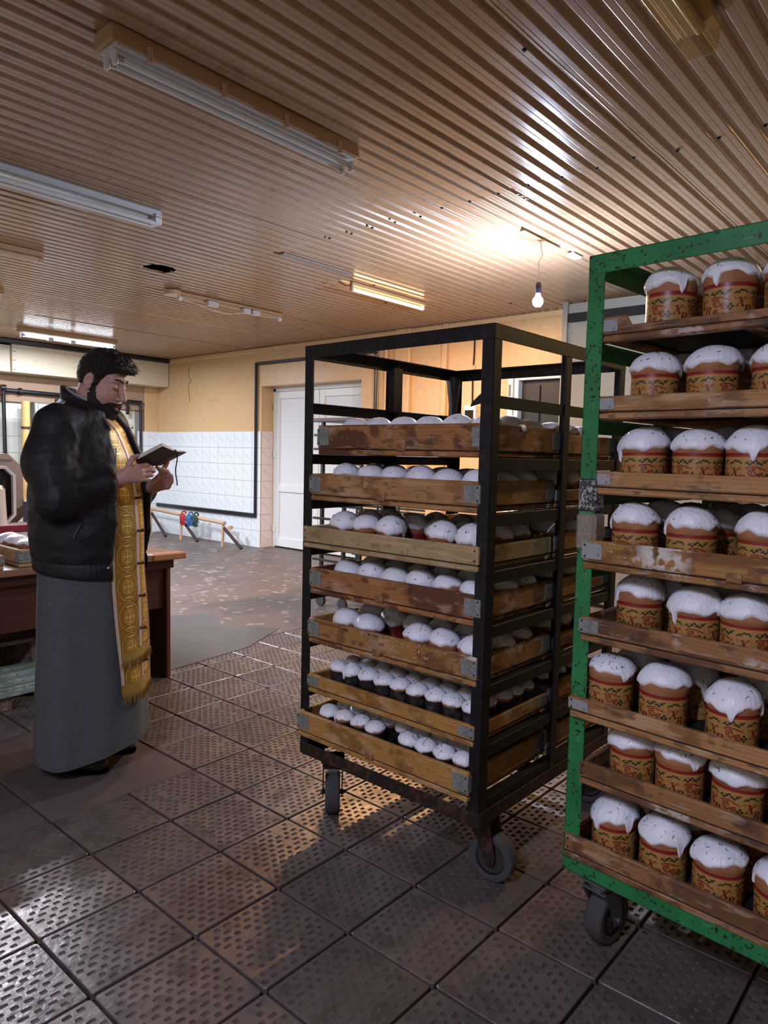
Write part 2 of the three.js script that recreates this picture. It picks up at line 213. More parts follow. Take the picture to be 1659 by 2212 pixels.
// floor: dimpled iron tiles near the camera, smooth concrete further back
const floor = struct('floor'); tag(floor, 'brown bakery floor of dimpled square tiles running back into smooth concrete', 'floor');
part(floor, 'floor_bed', span(XN - 0.2, XB + 0.6, -0.16, -0.02, ZL - 0.2, ZP + 0.2), M.dirt);
const TX = (j) => (j + 3.636) * 0.3, TZ = (i) => (i - 8.351) * 0.3, J0 = -3, J1 = 16, I0 = -5, I1 = 9;
function dimpled(seed) {
  const r = mulberry(seed), h = 0.1455, c = 0.006, sh = new THREE.Shape(), P = [], N = [], U = [];
  const ring = (e) => { const q = h - e, k = c; return [[-q + k, -q], [q - k, -q], [q, -q + k], [q, q - k], [q - k, q], [-q + k, q], [-q, q - k], [-q, -q + k]]; };
  ring(0.002).forEach(([x, y], i) => (i ? sh.lineTo(x, y) : sh.moveTo(x, y))); sh.closePath();
  const ou = r() * 3, ov = r() * 3, tri = (a, b, d) => { for (const q of [a, b, d]) { P.push(q[0], q[1], q[2]); U.push(q[0] + ou, q[2] + ov); } };
  const ROWS = 11, COLS = 8, sp = 0.278 / COLS;
  for (let k = 0; k < ROWS; k++) for (let m = 0; m < COLS; m++) {
    const off = (k % 2 ? 0.25 : -0.25) * sp, x = -0.139 + (m + 0.5) * sp + off + (r() - 0.5) * 0.002, y = -0.1385 + (k + 0.5) * (0.277 / ROWS) + (r() - 0.5) * 0.0016;
    const long = (m + Math.floor(k / 2)) % 2, w = (long ? 0.0122 : 0.009) * (0.9 + 0.2 * r()), d = (long ? 0.0064 : 0.0074) * (0.9 + 0.2 * r());
    if (Math.abs(x) + w > 0.1405 || r() < 0.015) continue;
    const oct = (s) => [[-1, -0.6], [-0.72, -1], [0.72, -1], [1, -0.6], [1, 0.6], [0.72, 1], [-0.72, 1], [-1, 0.6]].map(([a, b]) => [x + a * w * s, y + b * d * s]);
    const o = oct(1), n = oct(0.74), hole = new THREE.Path(); o.slice().reverse().forEach(([a, b], i) => (i ? hole.lineTo(a, b) : hole.moveTo(a, b))); hole.closePath(); sh.holes.push(hole);
    const dp = -0.0031 * (0.6 + 0.5 * r());
    for (let i = 0; i < 8; i++) { const e = (i + 1) % 8, A = [o[i][0], 0, -o[i][1]], B = [o[e][0], 0, -o[e][1]], Cc = [n[e][0], dp, -n[e][1]], D = [n[i][0], dp, -n[i][1]]; tri(A, Cc, B); tri(A, D, Cc); if (i > 0 && i < 7) tri([n[0][0], dp, -n[0][1]], D, Cc); }
  }
  const pockets = P.length / 3;
  const g = new THREE.ShapeGeometry(sh), gp = g.attributes.position, ix = g.index.array;
  for (let i = 0; i < ix.length; i += 3) tri(...[0, 1, 2].map((k) => [gp.getX(ix[i + k]), 0, -gp.getY(ix[i + k])]));
  const a = ring(0.002), b = ring(0), lv = [[a, 0], [b, -0.002], [b, -0.019]];
  for (let l = 0; l < 2; l++) for (let i = 0; i < 8; i++) { const e = (i + 1) % 8, [t, y0] = lv[l], [u, y1] = lv[l + 1]; const A = [t[i][0], y0, -t[i][1]], B = [t[e][0], y0, -t[e][1]], Cc = [u[e][0], y1, -u[e][1]], D = [u[i][0], y1, -u[i][1]]; tri(A, D, Cc); tri(A, Cc, B); }
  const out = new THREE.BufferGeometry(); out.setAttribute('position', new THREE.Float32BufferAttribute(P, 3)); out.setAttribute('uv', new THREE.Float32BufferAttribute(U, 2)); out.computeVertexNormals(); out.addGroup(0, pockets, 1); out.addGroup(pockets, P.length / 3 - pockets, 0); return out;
}
{
  const kinds = [11, 12, 13, 14, 15].map(dimpled), r = mulberry(5);
  for (let i = I0; i < I1; i++) for (let j = J0; j < J1; j++) {
    if (i >= -3 && i < 0 && j < 2) continue;
    if (TX(j) > 4.4 && TZ(i) > -1.2) continue;
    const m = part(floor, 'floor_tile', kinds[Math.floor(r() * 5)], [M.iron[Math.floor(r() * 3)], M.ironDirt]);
    m.position.set(TX(j + 0.5), (r() - 0.5) * 0.0022, TZ(i + 0.5)); m.rotation.set((r() - 0.5) * 0.006, r() < 0.5 ? Math.PI : 0, (r() - 0.5) * 0.006);
  }
  for (const [a, b] of [[-3, 0], [0, 2]]) for (const [c, d] of [[-3, 0]]) part(floor, 'floor_plate', span(TX(a) + 0.004, TX(b) - 0.004, -0.019, -0.001, TZ(c) + 0.004, TZ(d) - 0.004, 0.002), M.slab);
  const conc = (x0, x1, z0, z1) => part(floor, 'concrete_floor', planarUV(span(x0, x1, -0.02, 0, z0, z1, 0), 0, 2, 1, 1), M.concrete);
  conc(XN, XB + 0.5, ZL, TZ(I0) - 0.004); conc(XN, TX(J0) - 0.004, TZ(I0), ZP); conc(TX(J1) + 0.004, XB + 0.5, TZ(I0), ZP); conc(TX(J0), TX(J1), TZ(I1) + 0.004, ZP); conc(4.42, TX(J1), -1.19, TZ(I1));
  // a damp smooth patch of newer cement
  const sh = new THREE.Shape(); [[2.0, -3.72], [3.05, -3.86], [3.55, -4.12], [3.3, -4.5], [3.5, -4.9], [2.7, -5.3], [2.2, -4.6], [1.7, -4.3]].forEach(([x, z], i) => (i ? sh.lineTo(x, -z) : sh.moveTo(x, -z)));
  const g = new THREE.ExtrudeGeometry(sh, { depth: 0.003, bevelEnabled: false }); g.rotateX(-Math.PI / 2); g.translate(0, 0.0005, 0); part(floor, 'cement_patch', planarUV(flat(g), 0, 2, 1, 1), M.wet);
  for (const pts of [[[4.62, -4.6], [4.3, -4.78], [4.22, -5.0], [3.9, -5.16]], [[5.9, -7.7], [5.4, -7.42], [5.3, -7.2], [4.9, -7.05]], [[3.3, -5.3], [3.7, -5.5], [3.82, -5.75], [4.3, -5.9]]]) part(floor, 'crack', at(tube(pts.map(([x, z]) => [x, 0, z]), 0.004, 16, 4), 0, -0.0025, 0), M.dirt);
}

// ceiling: profiled sheets with ribs along x, screws along the seams, a ragged hole
const ceiling = struct('ceiling'); tag(ceiling, 'glossy tan ceiling of ribbed metal sheets', 'ceiling');
part(ceiling, 'ceiling_slab', span(XN - 0.2, XB + 0.6, 3.02, 3.16, ZL - 0.2, ZP + 0.2), M.dark);
const HOLE = [3.2, -5.225, 0.125];
function ribProfile() { // z, y and normal angle over one pitch
  const raw = [[0, 0], [0.0275, 0], [0.029, 0.0014], [0.0305, 0], [0.058, 0], [0.068, 0.017], [0.085, 0.017], [0.095, 0]], out = [];
  const rd = (a, b, c, r) => { const u = V(a[0] - b[0], a[1] - b[1], 0), w = V(c[0] - b[0], c[1] - b[1], 0); const l1 = Math.min(r, u.length() * 0.45), l2 = Math.min(r, w.length() * 0.45); u.setLength(l1); w.setLength(l2); const p0 = [b[0] + u.x, b[1] + u.y], p2 = [b[0] + w.x, b[1] + w.y]; for (const t of [0, 0.33, 0.67, 1]) out.push([(1 - t) * (1 - t) * p0[0] + 2 * t * (1 - t) * b[0] + t * t * p2[0], (1 - t) * (1 - t) * p0[1] + 2 * t * (1 - t) * b[1] + t * t * p2[1]]); };
  for (let i = 1; i < raw.length; i++) rd(raw[i - 1], raw[i], i === raw.length - 1 ? [0.095 + 0.0275, 0] : raw[i + 1], i === 2 || i === 1 || i === 3 ? 0.0012 : 0.0045);
  return out;
}
const RIB = ribProfile();
function sheetGeo(x0, x1, z0, ribs, xs) {
  const prof = [[z0 - 0.004, CEIL]]; for (let k = 0; k < ribs; k++) for (const [z, y] of RIB) prof.push([z0 + k * PITCHW + z, CEIL + y]);
  const nrm = prof.map((p, i) => { const a = prof[Math.max(0, i - 1)], b = prof[Math.min(prof.length - 1, i + 1)], l = Math.hypot(b[0] - a[0], b[1] - a[1]) || 1; return [(b[1] - a[1]) / l, -(b[0] - a[0]) / l]; });
  const P = [], N = [], U = [], I = [], n = prof.length;
  for (const x of xs) prof.forEach(([z, y], i) => { P.push(x, y, z); N.push(0, nrm[i][1], nrm[i][0]); U.push(x, z); });
  for (let k = 0; k < xs.length - 1; k++) for (let i = 0; i < n - 1; i++) {
    const cx = (xs[k] + xs[k + 1]) / 2, cz = (prof[i][0] + prof[i + 1][0]) / 2, rr = HOLE[2] * (1 + 0.1 * (n2(cx * 60, cz * 40, 7) - 0.5));
    if (Math.hypot(cx - HOLE[0], cz - HOLE[1]) < rr) continue;
    const a = k * n + i, b = a + 1, c = a + n, d = c + 1; I.push(a, c, b, b, c, d);
  }
  const g = new THREE.BufferGeometry(); g.setAttribute('position', new THREE.Float32BufferAttribute(P, 3)); g.setAttribute('normal', new THREE.Float32BufferAttribute(N, 3)); g.setAttribute('uv', new THREE.Float32BufferAttribute(U, 2)); g.setIndex(I); return g;
}
{
  const r = mulberry(9); let k = 0;
  for (let z = ZP; z > ZL - 0.1; k++) {
    const ribs = 12, z0 = z - ribs * PITCHW, drop = (k % 2) * 0.0015;
    for (const [x0, x1] of [[XN, 3.45], [3.41, XB + 0.02]]) {
      const xs = [x0, x1]; if (HOLE[1] > z0 && HOLE[1] < z && HOLE[0] < x1 && HOLE[0] > x0) { xs.length = 0; xs.push(x0); for (let x = HOLE[0] - 0.16; x <= HOLE[0] + 0.16; x += 0.008) xs.push(x); xs.push(x1); }
      const m = part(ceiling, 'ceiling_sheet', sheetGeo(x0, x1, z0, ribs, xs), M.ceiling); m.position.y = drop + (x0 > 0 ? 0.0014 : 0) + (r() - 0.5) * 0.002;
    }
    z = z0 + 0.004;
  }
  const screw = merge(at(new THREE.CylinderGeometry(0.005, 0.006, 0.006, 8), 0, -0.003, 0), at(new THREE.CylinderGeometry(0.011, 0.011, 0.002, 10), 0, 0.001, 0));
  for (let s = 0; s < 15; s++) { const m = part(ceiling, 'screw', screw, M.dark); m.position.set(3.46 + (R0() - 0.5) * 0.05, CEIL - 0.001, -0.875 - s * 0.19); }
  for (const [x, z] of [[2.31, -1.39], [4.62, -4.18], [5.2, -4.55], [5.9, -3.6], [6.2, -3.0], [5.85, -2.5], [6.25, -2.1], [6.25, -1.5]]) part(ceiling, 'screw', screw, M.dark).position.set(x, CEIL - 0.001, z);
  // scribbled builder's mark
  const mk = canvasTex(128, 64, (c, w, h) => { c.clearRect(0, 0, w, h); c.strokeStyle = 'rgba(70,70,80,0.9)'; c.lineWidth = 4; c.lineCap = 'round'; c.beginPath(); c.moveTo(50, 16); c.lineTo(78, 12); c.moveTo(54, 32); c.lineTo(74, 29); c.moveTo(50, 50); c.lineTo(80, 46); c.moveTo(54, 14); c.lineTo(50, 50); c.moveTo(12, 24); c.lineTo(26, 44); c.moveTo(28, 22); c.lineTo(16, 50); c.moveTo(98, 20); c.lineTo(106, 40); c.lineTo(116, 18); c.stroke(); });
  const g = new THREE.PlaneGeometry(0.13, 0.05); g.rotateX(Math.PI / 2); part(ceiling, 'pencil_mark', g, std({ map: mk, transparent: true, roughness: 0.5 })).position.set(3.56, CEIL - 0.0025, -2.125);
}

// walls
const wallDoor = struct('wall_right'); tag(wallDoor, 'orange painted wall with white tiled dado and white double door', 'wall');
const wallL = struct('wall_back'); tag(wallL, 'far cream wall with tiles under a boxed duct', 'wall');
const DZ0 = -7.88, DZ1 = -5.98, DTOP = 2.27, D2Z0 = -3.84, D2Z1 = -3.12, D2T = 2.19;
part(wallDoor, 'wall_panel', span(XB, XB + 0.3, -0.05, 3.05, ZL - 0.3, DZ0, 0), M.wall);
part(wallDoor, 'wall_panel', span(XB, XB + 0.3, DTOP, 3.05, DZ0, DZ1, 0), M.wall);
part(wallDoor, 'wall_panel', span(XB, XB + 0.3, -0.05, 3.05, DZ1, D2Z0, 0), M.wall);
part(wallDoor, 'wall_panel', span(XB, XB + 0.3, D2T, 3.05, D2Z0, D2Z1, 0), M.wall);
part(wallDoor, 'wall_panel', span(XB, XB + 0.3, -0.05, 3.05, D2Z1, ZP + 0.2, 0), M.wall);
part(wallDoor, 'back_panel', span(XB + 0.3, XB + 0.36, -0.05, 3.05, ZL - 0.3, ZP + 0.2, 0), M.dark);
for (const [z, w] of [[-5.42, 0.22], [-4.74, 0.06]]) part(wallDoor, 'pilaster', span(XB - 0.05, XB, 0, CEIL, z, z + w, 0.006), M.wall);
part(wallDoor, 'cove_strip', span(XB - 0.035, XB, 2.735, 2.80, ZL, ZP, 0.012), M.wall);
part(wallL, 'wall_panel', span(XN - 0.2, XB, -0.05, 3.05, ZL - 0.2, ZL, 0), M.wallLight);
const trim2 = struct('trim_2'); tag(trim2, 'tiled corner pilaster and lintel on the far wall', 'pilaster');
part(trim2, 'pilaster', span(6.18, 6.42, 0, 2.36, ZL, ZL + 0.08, 0.004), M.wall);
part(trim2, 'lintel', span(3.0, 6.18, 1.98, 2.36, ZL, ZL + 0.06, 0.004), M.beamDull);
const wallN = struct('wall_left'); tag(wallN, 'plain painted wall behind the photographer on the left', 'wall'); part(wallN, 'wall_panel', span(XN - 0.2, XN, -0.05, 3.05, ZL - 0.2, ZP + 0.2, 0), M.wallLight);
const wallP = struct('wall_front'); tag(wallP, 'plain painted wall behind the photographer on the right', 'wall'); part(wallP, 'wall_panel', span(XN - 0.2, XB + 0.3, -0.05, 3.05, ZP, ZP + 0.2, 0), M.wall);
// wall cracks
part(wallDoor, 'crack', tube([[XB, 2.66, -9.62], [XB, 2.52, -9.66], [XB, 2.42, -9.58], [XB, 2.38, -9.66], [XB, 2.1, -9.62]], 0.004, 20, 4), M.dirt);
// tiled dado: each tile a piece
{
  const th = 0.2355, tw = 0.2, gW = planarUV(cbox(0.008, th - 0.004, tw - 0.004, 0.0015), 2, 1, 1 / tw, 1 / th, 0.5, 0.5), gL = planarUV(cbox(tw - 0.004, th - 0.004, 0.008, 0.0015), 0, 1, 1 / tw, 1 / th, 0.5, 0.5), r = mulberry(21);
  part(wallDoor, 'grout_bed', span(XB - 0.004, XB, 0, 7 * th, ZL, DZ0, 0), M.grout);
  for (let c = 0; c < 14; c++) for (let k = 0; k < 7; k++) { const z = DZ0 - 0.1 - c * tw; if (z < ZL) continue; const m = part(wallDoor, 'wall_tile', gW, M.tileWhite[Math.floor(r() * 3)]); m.position.set(XB - 0.006, th / 2 + k * th, z); }
  for (let k = 0; k < 7; k++) { const m = part(wallDoor, 'wall_tile', gL, M.tilePink[k % 2]); m.position.set(XB + 0.11, th / 2 + k * th, DZ0 + 0.004); }
  part(wallL, 'grout_bed', span(3.0, XB, 0, 8 * th + 0.1, ZL, ZL + 0.004, 0), M.grout);
  for (let c = 0; c < 17; c++) for (let k = 0; k < (c < 2 ? 7 : 8); k++) { const m = part(c < 2 ? trim2 : wallL, 'wall_tile', gL, c < 2 ? M.tileWhite[Math.floor(r() * 3)] : M.tileCream[Math.floor(r() * 2)]); m.position.set(6.34 - c * tw, th / 2 + k * th + (c < 2 ? 0 : 0.09), ZL + (c < 2 ? 0.088 : 0.008)); }
}
// white double door, set back in its reveal
const door1 = struct('door_1'); tag(door1, 'white plastic double door with lower panels in the orange wall', 'door');
{
  const X = XB + 0.22, fr = 0.05, mid = -6.93;
  part(door1, 'door_frame', merge(span(X, X + 0.06, 0, DTOP - 0.02, DZ0, DZ0 + fr), span(X, X + 0.06, 0, DTOP - 0.02, DZ1 - fr, DZ1), span(X, X + 0.06, DTOP - 0.06, DTOP, DZ0, DZ1)), M.whitePvc);
  for (const [z0, z1] of [[DZ0 + fr, mid - 0.004], [mid + 0.004, DZ1 - fr]]) {
    const leaf = sub(door1, 'door_leaf'), b = 0.095;
    part(leaf, 'stile', span(X - 0.015, X + 0.045, 0.02, DTOP - 0.065, z0, z0 + b, 0.006), M.whitePvc); part(leaf, 'stile', span(X - 0.015, X + 0.045, 0.02, DTOP - 0.065, z1 - b, z1, 0.006), M.whitePvc);
    for (const [y0, y1] of [[0.02, 0.15], [0.80, 0.90], [DTOP - 0.165, DTOP - 0.065]]) part(leaf, 'rail', span(X - 0.015, X + 0.045, y0, y1, z0 + b, z1 - b, 0.006), M.whitePvc);
    part(leaf, 'panel', span(X + 0.006, X + 0.03, 0.14, 0.81, z0 + b, z1 - b, 0), M.pvcPanel); part(leaf, 'panel', span(X + 0.006, X + 0.03, 0.89, DTOP - 0.16, z0 + b, z1 - b, 0), M.pvcPanel);
    for (const y of [0.22, 1.28, 1.95]) part(leaf, 'hinge', span(X - 0.03, X - 0.012, y, y + 0.1, z0 === DZ0 + fr ? z0 - 0.02 : z1 - 0.02, z0 === DZ0 + fr ? z0 + 0.03 : z1 + 0.03, 0.006), M.whitePvc);
  }
}
const door2 = struct('door_2'); tag(door2, 'dark navy doorway with white frame beside the ribbed partition', 'door');
{
  const nav = std({ color: 0x0a0c15, roughness: 0.45 });
  part(door2, 'door_panel', span(XB + 0.06, XB + 0.1, 0, D2T - 0.05, D2Z0 + 0.06, D2Z1 - 0.02, 0.003), nav);
  for (const z of [-3.58, -3.36]) part(door2, 'door_panel_bead', span(XB + 0.045, XB + 0.06, 0.1, D2T - 0.1, z, z + 0.012, 0.003), nav);
  part(door2, 'frame_jamb', span(XB - 0.03, XB + 0.1, 0, D2T + 0.01, D2Z0 - 0.06, D2Z0 + 0.0, 0.004), M.white); part(door2, 'frame_jamb', span(XB - 0.01, XB + 0.1, 0, D2T, D2Z0 + 0.006, D2Z0 + 0.055, 0.004), M.white);
  part(door2, 'frame_head', span(XB - 0.01, XB + 0.1, D2T - 0.05, D2T, D2Z0 + 0.06, D2Z1, 0.004), M.white);
  part(door2, 'strike_plate', span(XB - 0.036, XB - 0.03, 1.98, 2.1, D2Z0 - 0.045, D2Z0 - 0.02, 0.002), M.greySteel);
}
// ribbed clear-plastic partition on a steel frame, in front of the right end of that wall
{
  const X = 6.12, part1 = struct('trim_1'); tag(part1, 'translucent ribbed plastic partition sheet on grey steel posts', 'partition');
  const pc = phys({ color: 0x9a988a, roughness: 0.42, transmission: 0.25, thickness: 0, bumpMap: rep(dataTex(8, 64, (u, v) => Math.pow(Math.abs(Math.sin(v * Math.PI * 4)), 0.6), false), 1, 25), bumpScale: 0.003 });
  for (let k = 0; k < 4; k++) part(part1, 'partition_sheet', planarUV(span(X, X + 0.008, 0.04, 2.77, -3.12 + k * 1.05, -3.12 + (k + 1) * 1.05 - 0.006, 0), 2, 1, 1, 1), pc);
  for (const z of [-3.16, -1.6, 0.0]) part(part1, 'partition_post', span(X - 0.03, X + 0.02, 0, 2.79, z, z + 0.05, 0.003), std({ color: 0x85837a, roughness: 0.5, metalness: 0.4 }));
  for (const y of [2.6]) part(part1, 'dark_rail', span(X - 0.05, X - 0.012, y, y + 0.075, -3.1, -0.6, 0.003), M.dark);
  for (const y of [2.3, 1.2, 0.3]) part(part1, 'bolt', at(new THREE.CylinderGeometry(0.012, 0.012, 0.008, 10), X - 0.033, y, -3.135, 0, 0, Math.PI / 2), M.metal);
}
// boxed duct under the ceiling of the far wall and the black gap above it
{
  const duct = thing('duct_box', 'cream boxed duct running along the far wall under the ceiling', 'duct');
  for (const [x0, x1] of [[4.02, 5.02], [5.024, 6.41]]) part(duct, 'cover_panel', span(x0, x1, 2.362, 2.735, ZL + 0.012, ZL + 0.40, 0.003), M.wallLight);
  part(duct, 'end_panel', span(3.2, 4.016, 2.362, 2.72, ZL + 0.012, ZL + 0.36, 0.003), M.wallLight);
  part(duct, 'dark_gap_strip', span(3.0, 6.41, 2.738, 2.79, ZL + 0.012, ZL + 0.47, 0.004), M.blackPipe);  // solid black strip standing in for the shade in the gap over the duct
  for (const x of [4.04, 4.06]) for (const y of [2.40, 2.52, 2.64]) part(duct, 'nail', at(new THREE.CylinderGeometry(0.006, 0.006, 0.004, 6), x, y, ZL + 0.402, Math.PI / 2), M.dark);
}
// black pipes on the walls
{
  const p1 = thing('wall_pipe', 'black pipe loop running round the white door and down over the tiles', 'pipe');
  const s = (y0, y1, z0, z1) => span(XB - 0.05, XB - 0.012, y0, y1, z0, z1, 0.012);
  part(p1, 'upright', s(0.46, 2.60, -7.985, -7.945), M.blackPipe); part(p1, 'cross_run', s(2.56, 2.60, -7.945, -5.70), M.blackPipe); part(p1, 'drop', s(1.4, 2.56, -5.74, -5.70), M.blackPipe); part(p1, 'low_run', s(0.425, 0.485, -10.52, -7.945), M.blackPipe);
  const p2 = thing('wall_pipe', 'black gas pipe with valve crossing the far wall above the cream tiles', 'pipe');
  const Z = ZL + 0.11;
  part(p2, 'cross_run', rod([4.0, 2.13, Z], [6.1, 2.10, Z], 0.032, 12), M.blackPipe); part(p2, 'upright', rod([4.01, 2.16, Z], [4.02, 0.9, Z], 0.026, 12), M.blackPipe); part(p2, 'upright', rod([6.08, 2.12, Z], [6.1, 0.5, Z], 0.022, 12), M.blackPipe);
  part(p2, 'stub', rod([3.84, 2.08, Z + 0.02], [4.06, 2.08, Z + 0.02], 0.014, 10), M.brownSteel); part(p2, 'collar', rod([4.21, 2.127, Z], [4.25, 2.126, Z], 0.05, 12), M.blackPipe); part(p2, 'collar', rod([3.98, 2.16, Z], [4.04, 2.16, Z], 0.045, 12), M.blackPipe); part(p2, 'bracket', span(5.83, 5.88, 1.9, 2.06, Z - 0.01, Z + 0.02, 0.004), M.blackPipe);
  const p3 = thing('wall_pipe', 'thin pale pipe rising up the orange wall to the right of the door', 'pipe'); part(p3, 'upright', rod([XB - 0.03, 1.3, -5.56], [XB - 0.03, 2.74, -5.56], 0.022, 10), M.wall); part(p3, 'joint', rod([XB - 0.03, 1.98, -5.56], [XB - 0.03, 2.0, -5.56], 0.028, 10), M.wall);
  const sk = thing('socket_box', 'small pale socket box with dark front on the orange wall', 'socket'); part(sk, 'box', span(XB - 0.06, XB, 1.74, 1.90, -4.42, -4.27, 0.008), M.white); part(sk, 'dark_face', span(XB - 0.064, XB - 0.06, 1.745, 1.85, -4.40, -4.29, 0.001), M.dark); part(sk, 'cable', tube([[XB - 0.012, 1.9, -4.34], [XB - 0.012, 2.2, -4.345], [XB - 0.012, 2.5, -4.335], [XB - 0.012, 2.74, -4.34]], 0.008, 12, 6), M.dirt); part(sk, 'junction', span(XB - 0.02, XB, 2.28, 2.33, -4.355, -4.32, 0.004), M.wall);
}
// ---------------------------------------------------------------- lamps
function areaLight(parent, x, y, z, w, d, power, color) { const l = new THREE.RectAreaLight(color, power / (w * d), w, d); l.position.set(x, y, z); l.rotation.x = -Math.PI / 2; l.castShadow = true; parent.add(l); return l; }
function holder(x, y, z, w = 0.018) { return merge(cbox(w, 0.05, 0.026, 0.005, x, y - 0.02, z)); }
function twinFitting(x0, x1, z, o) { // sealed twin fluorescent fitting without its cover
  const t = thing('ceiling_lamp', o.label, 'lamp', o.group), len = x1 - x0, cx = (x0 + x1) / 2, hw = 0.062;
  const sh = new THREE.Shape(); [[-hw, 0], [hw, 0], [hw * 0.86, 0.05], [-hw * 0.86, 0.05]].forEach(([a, b], i) => (i ? sh.lineTo(a, b) : sh.moveTo(a, b)));
  const g = new THREE.ExtrudeGeometry(sh, { depth: len, bevelEnabled: true, bevelSize: 0.006, bevelThickness: 0.012, bevelSegments: 2 }); g.rotateY(Math.PI / 2); g.translate(x0, CEIL - 0.05, z); part(t, 'housing', flat(g), o.body || M.lampBody);
  part(t, 'gear_tray', cbox(len - 0.01, 0.012, hw * 1.8, 0.003, cx, CEIL - 0.058, z), M.lampWhite);
  for (const dz of o.tubes) {
    const tb = sub(t, 'tube'), y = CEIL - 0.092; part(tb, 'glass', at(new THREE.CylinderGeometry(0.013, 0.013, len - 0.09, 14), cx, y, z + dz, 0, 0, Math.PI / 2), o.lit || M.tubeOff);
    for (const e of [x0 + 0.035, x1 - 0.035]) { part(tb, 'end_cap', at(new THREE.CylinderGeometry(0.0138, 0.0138, 0.022, 14), e, y, z + dz, 0, 0, Math.PI / 2), M.metal); part(tb, 'lamp_holder', holder(e + Math.sign(e - cx) * 0.018, y + 0.018, z + dz), M.white); }
  }
  if (o.clips) for (let k = 0; k < 4; k++) for (const s of [-1, 1]) { const x = x0 + 0.13 + k * (len - 0.26) / 3; part(t, 'clip', merge(cbox(0.02, 0.055, 0.008, 0.002, x, CEIL - 0.05, z + s * (hw + 0.008)), cbox(0.02, 0.007, 0.022, 0.002, x, CEIL - 0.075, z + s * (hw + 0.002))), M.clip); }
  if (o.blocks) for (const x of o.blocks) part(t, 'terminal_block', cbox(0.07, 0.04, 0.05, 0.006, x, CEIL - 0.1, z + 0.02), M.lampWhite);
  if (o.power) areaLight(t, cx, CEIL - 0.115, z, len - 0.1, 0.07, o.power, o.color);
  return t;
}
twinFitting(1.30, 2.52, -2.46, { label: 'long unlit twin fluorescent fitting with tan body nearest the camera', tubes: [-0.025, 0.03], clips: true });
{ // bare unlit batten at the left
  const t = thing('ceiling_lamp', 'unlit white batten lamp entering the picture from the left edge', 'lamp');
  part(t, 'batten', cbox(1.24, 0.05, 0.07, 0.008, 1.83, CEIL - 0.026, -4.0), M.lampWhite); part(t, 'reflector', cbox(1.22, 0.004, 0.11, 0.001, 1.83, CEIL - 0.052, -4.0), M.metal);
  for (const dz of [-0.03, 0.03]) part(t, 'tube', at(new THREE.CylinderGeometry(0.013, 0.013, 1.14, 14), 1.85, CEIL - 0.085, -4.0 + dz, 0, 0, Math.PI / 2), M.tubeOff);
  part(t, 'end_bracket', cbox(0.05, 0.06, 0.09, 0.006, 2.42, CEIL - 0.06, -4.0), M.white);
  const c = thing('ceiling_lamp', 'pale unlit tube on the far left ceiling behind the white batten', 'lamp'); part(c, 'batten', cbox(1.1, 0.04, 0.05, 0.006, 1.86, CEIL - 0.02, -5.52), M.lampBody); part(c, 'tube', at(new THREE.CylinderGeometry(0.017, 0.017, 1.08, 14), 1.84, CEIL - 0.058, -5.52, 0, 0, Math.PI / 2), M.clip); part(c, 'end_cap', at(new THREE.CylinderGeometry(0.02, 0.02, 0.03, 12), 2.39, CEIL - 0.058, -5.52, 0, 0, Math.PI / 2), M.lampBody);
}
twinFitting(3.68, 4.90, -9.1, { label: 'lit white twin fluorescent fitting above the man near the far wall', tubes: [-0.03, 0.03], lit: M.tubeCool, blocks: [4.04, 4.32], power: POWER.coolTubeBack, color: COOL });
{ // stripped fitting without tubes
  const t = thing('ceiling_lamp', 'stripped tubeless lamp batten with loose wires near the ceiling hole', 'lamp'), z = -5.83;
  part(t, 'back_plate', cbox(1.3, 0.02, 0.05, 0.004, 4.34, CEIL - 0.012, z + 0.03), M.lampBody); part(t, 'edge_strip', cbox(1.3, 0.03, 0.012, 0.003, 4.34, CEIL - 0.022, z - 0.02), M.clip);
  part(t, 'round_end', at(new THREE.CylinderGeometry(0.075, 0.075, 0.04, 20), 3.68, CEIL - 0.03, z + 0.04), M.clip);
  for (const x of [3.76, 4.95]) part(t, 'lamp_holder', at(new THREE.CylinderGeometry(0.022, 0.022, 0.03, 12), x, CEIL - 0.06, z + 0.03, 0, 0, Math.PI / 2), M.white);
  for (const [x, w] of [[4.12, 0.12], [4.52, 0.09], [4.64, 0.1]]) part(t, 'ballast', cbox(w, 0.05, 0.05, 0.006, x, CEIL - 0.05, z + 0.03), M.lampWhite);
  part(t, 'wire', tube([[3.78, CEIL - 0.06, z + 0.03], [4.0, CEIL - 0.1, z + 0.06], [4.25, CEIL - 0.12, z + 0.05], [4.5, CEIL - 0.08, z + 0.04], [4.9, CEIL - 0.06, z + 0.03]], 0.004, 24, 5), M.cord);
}
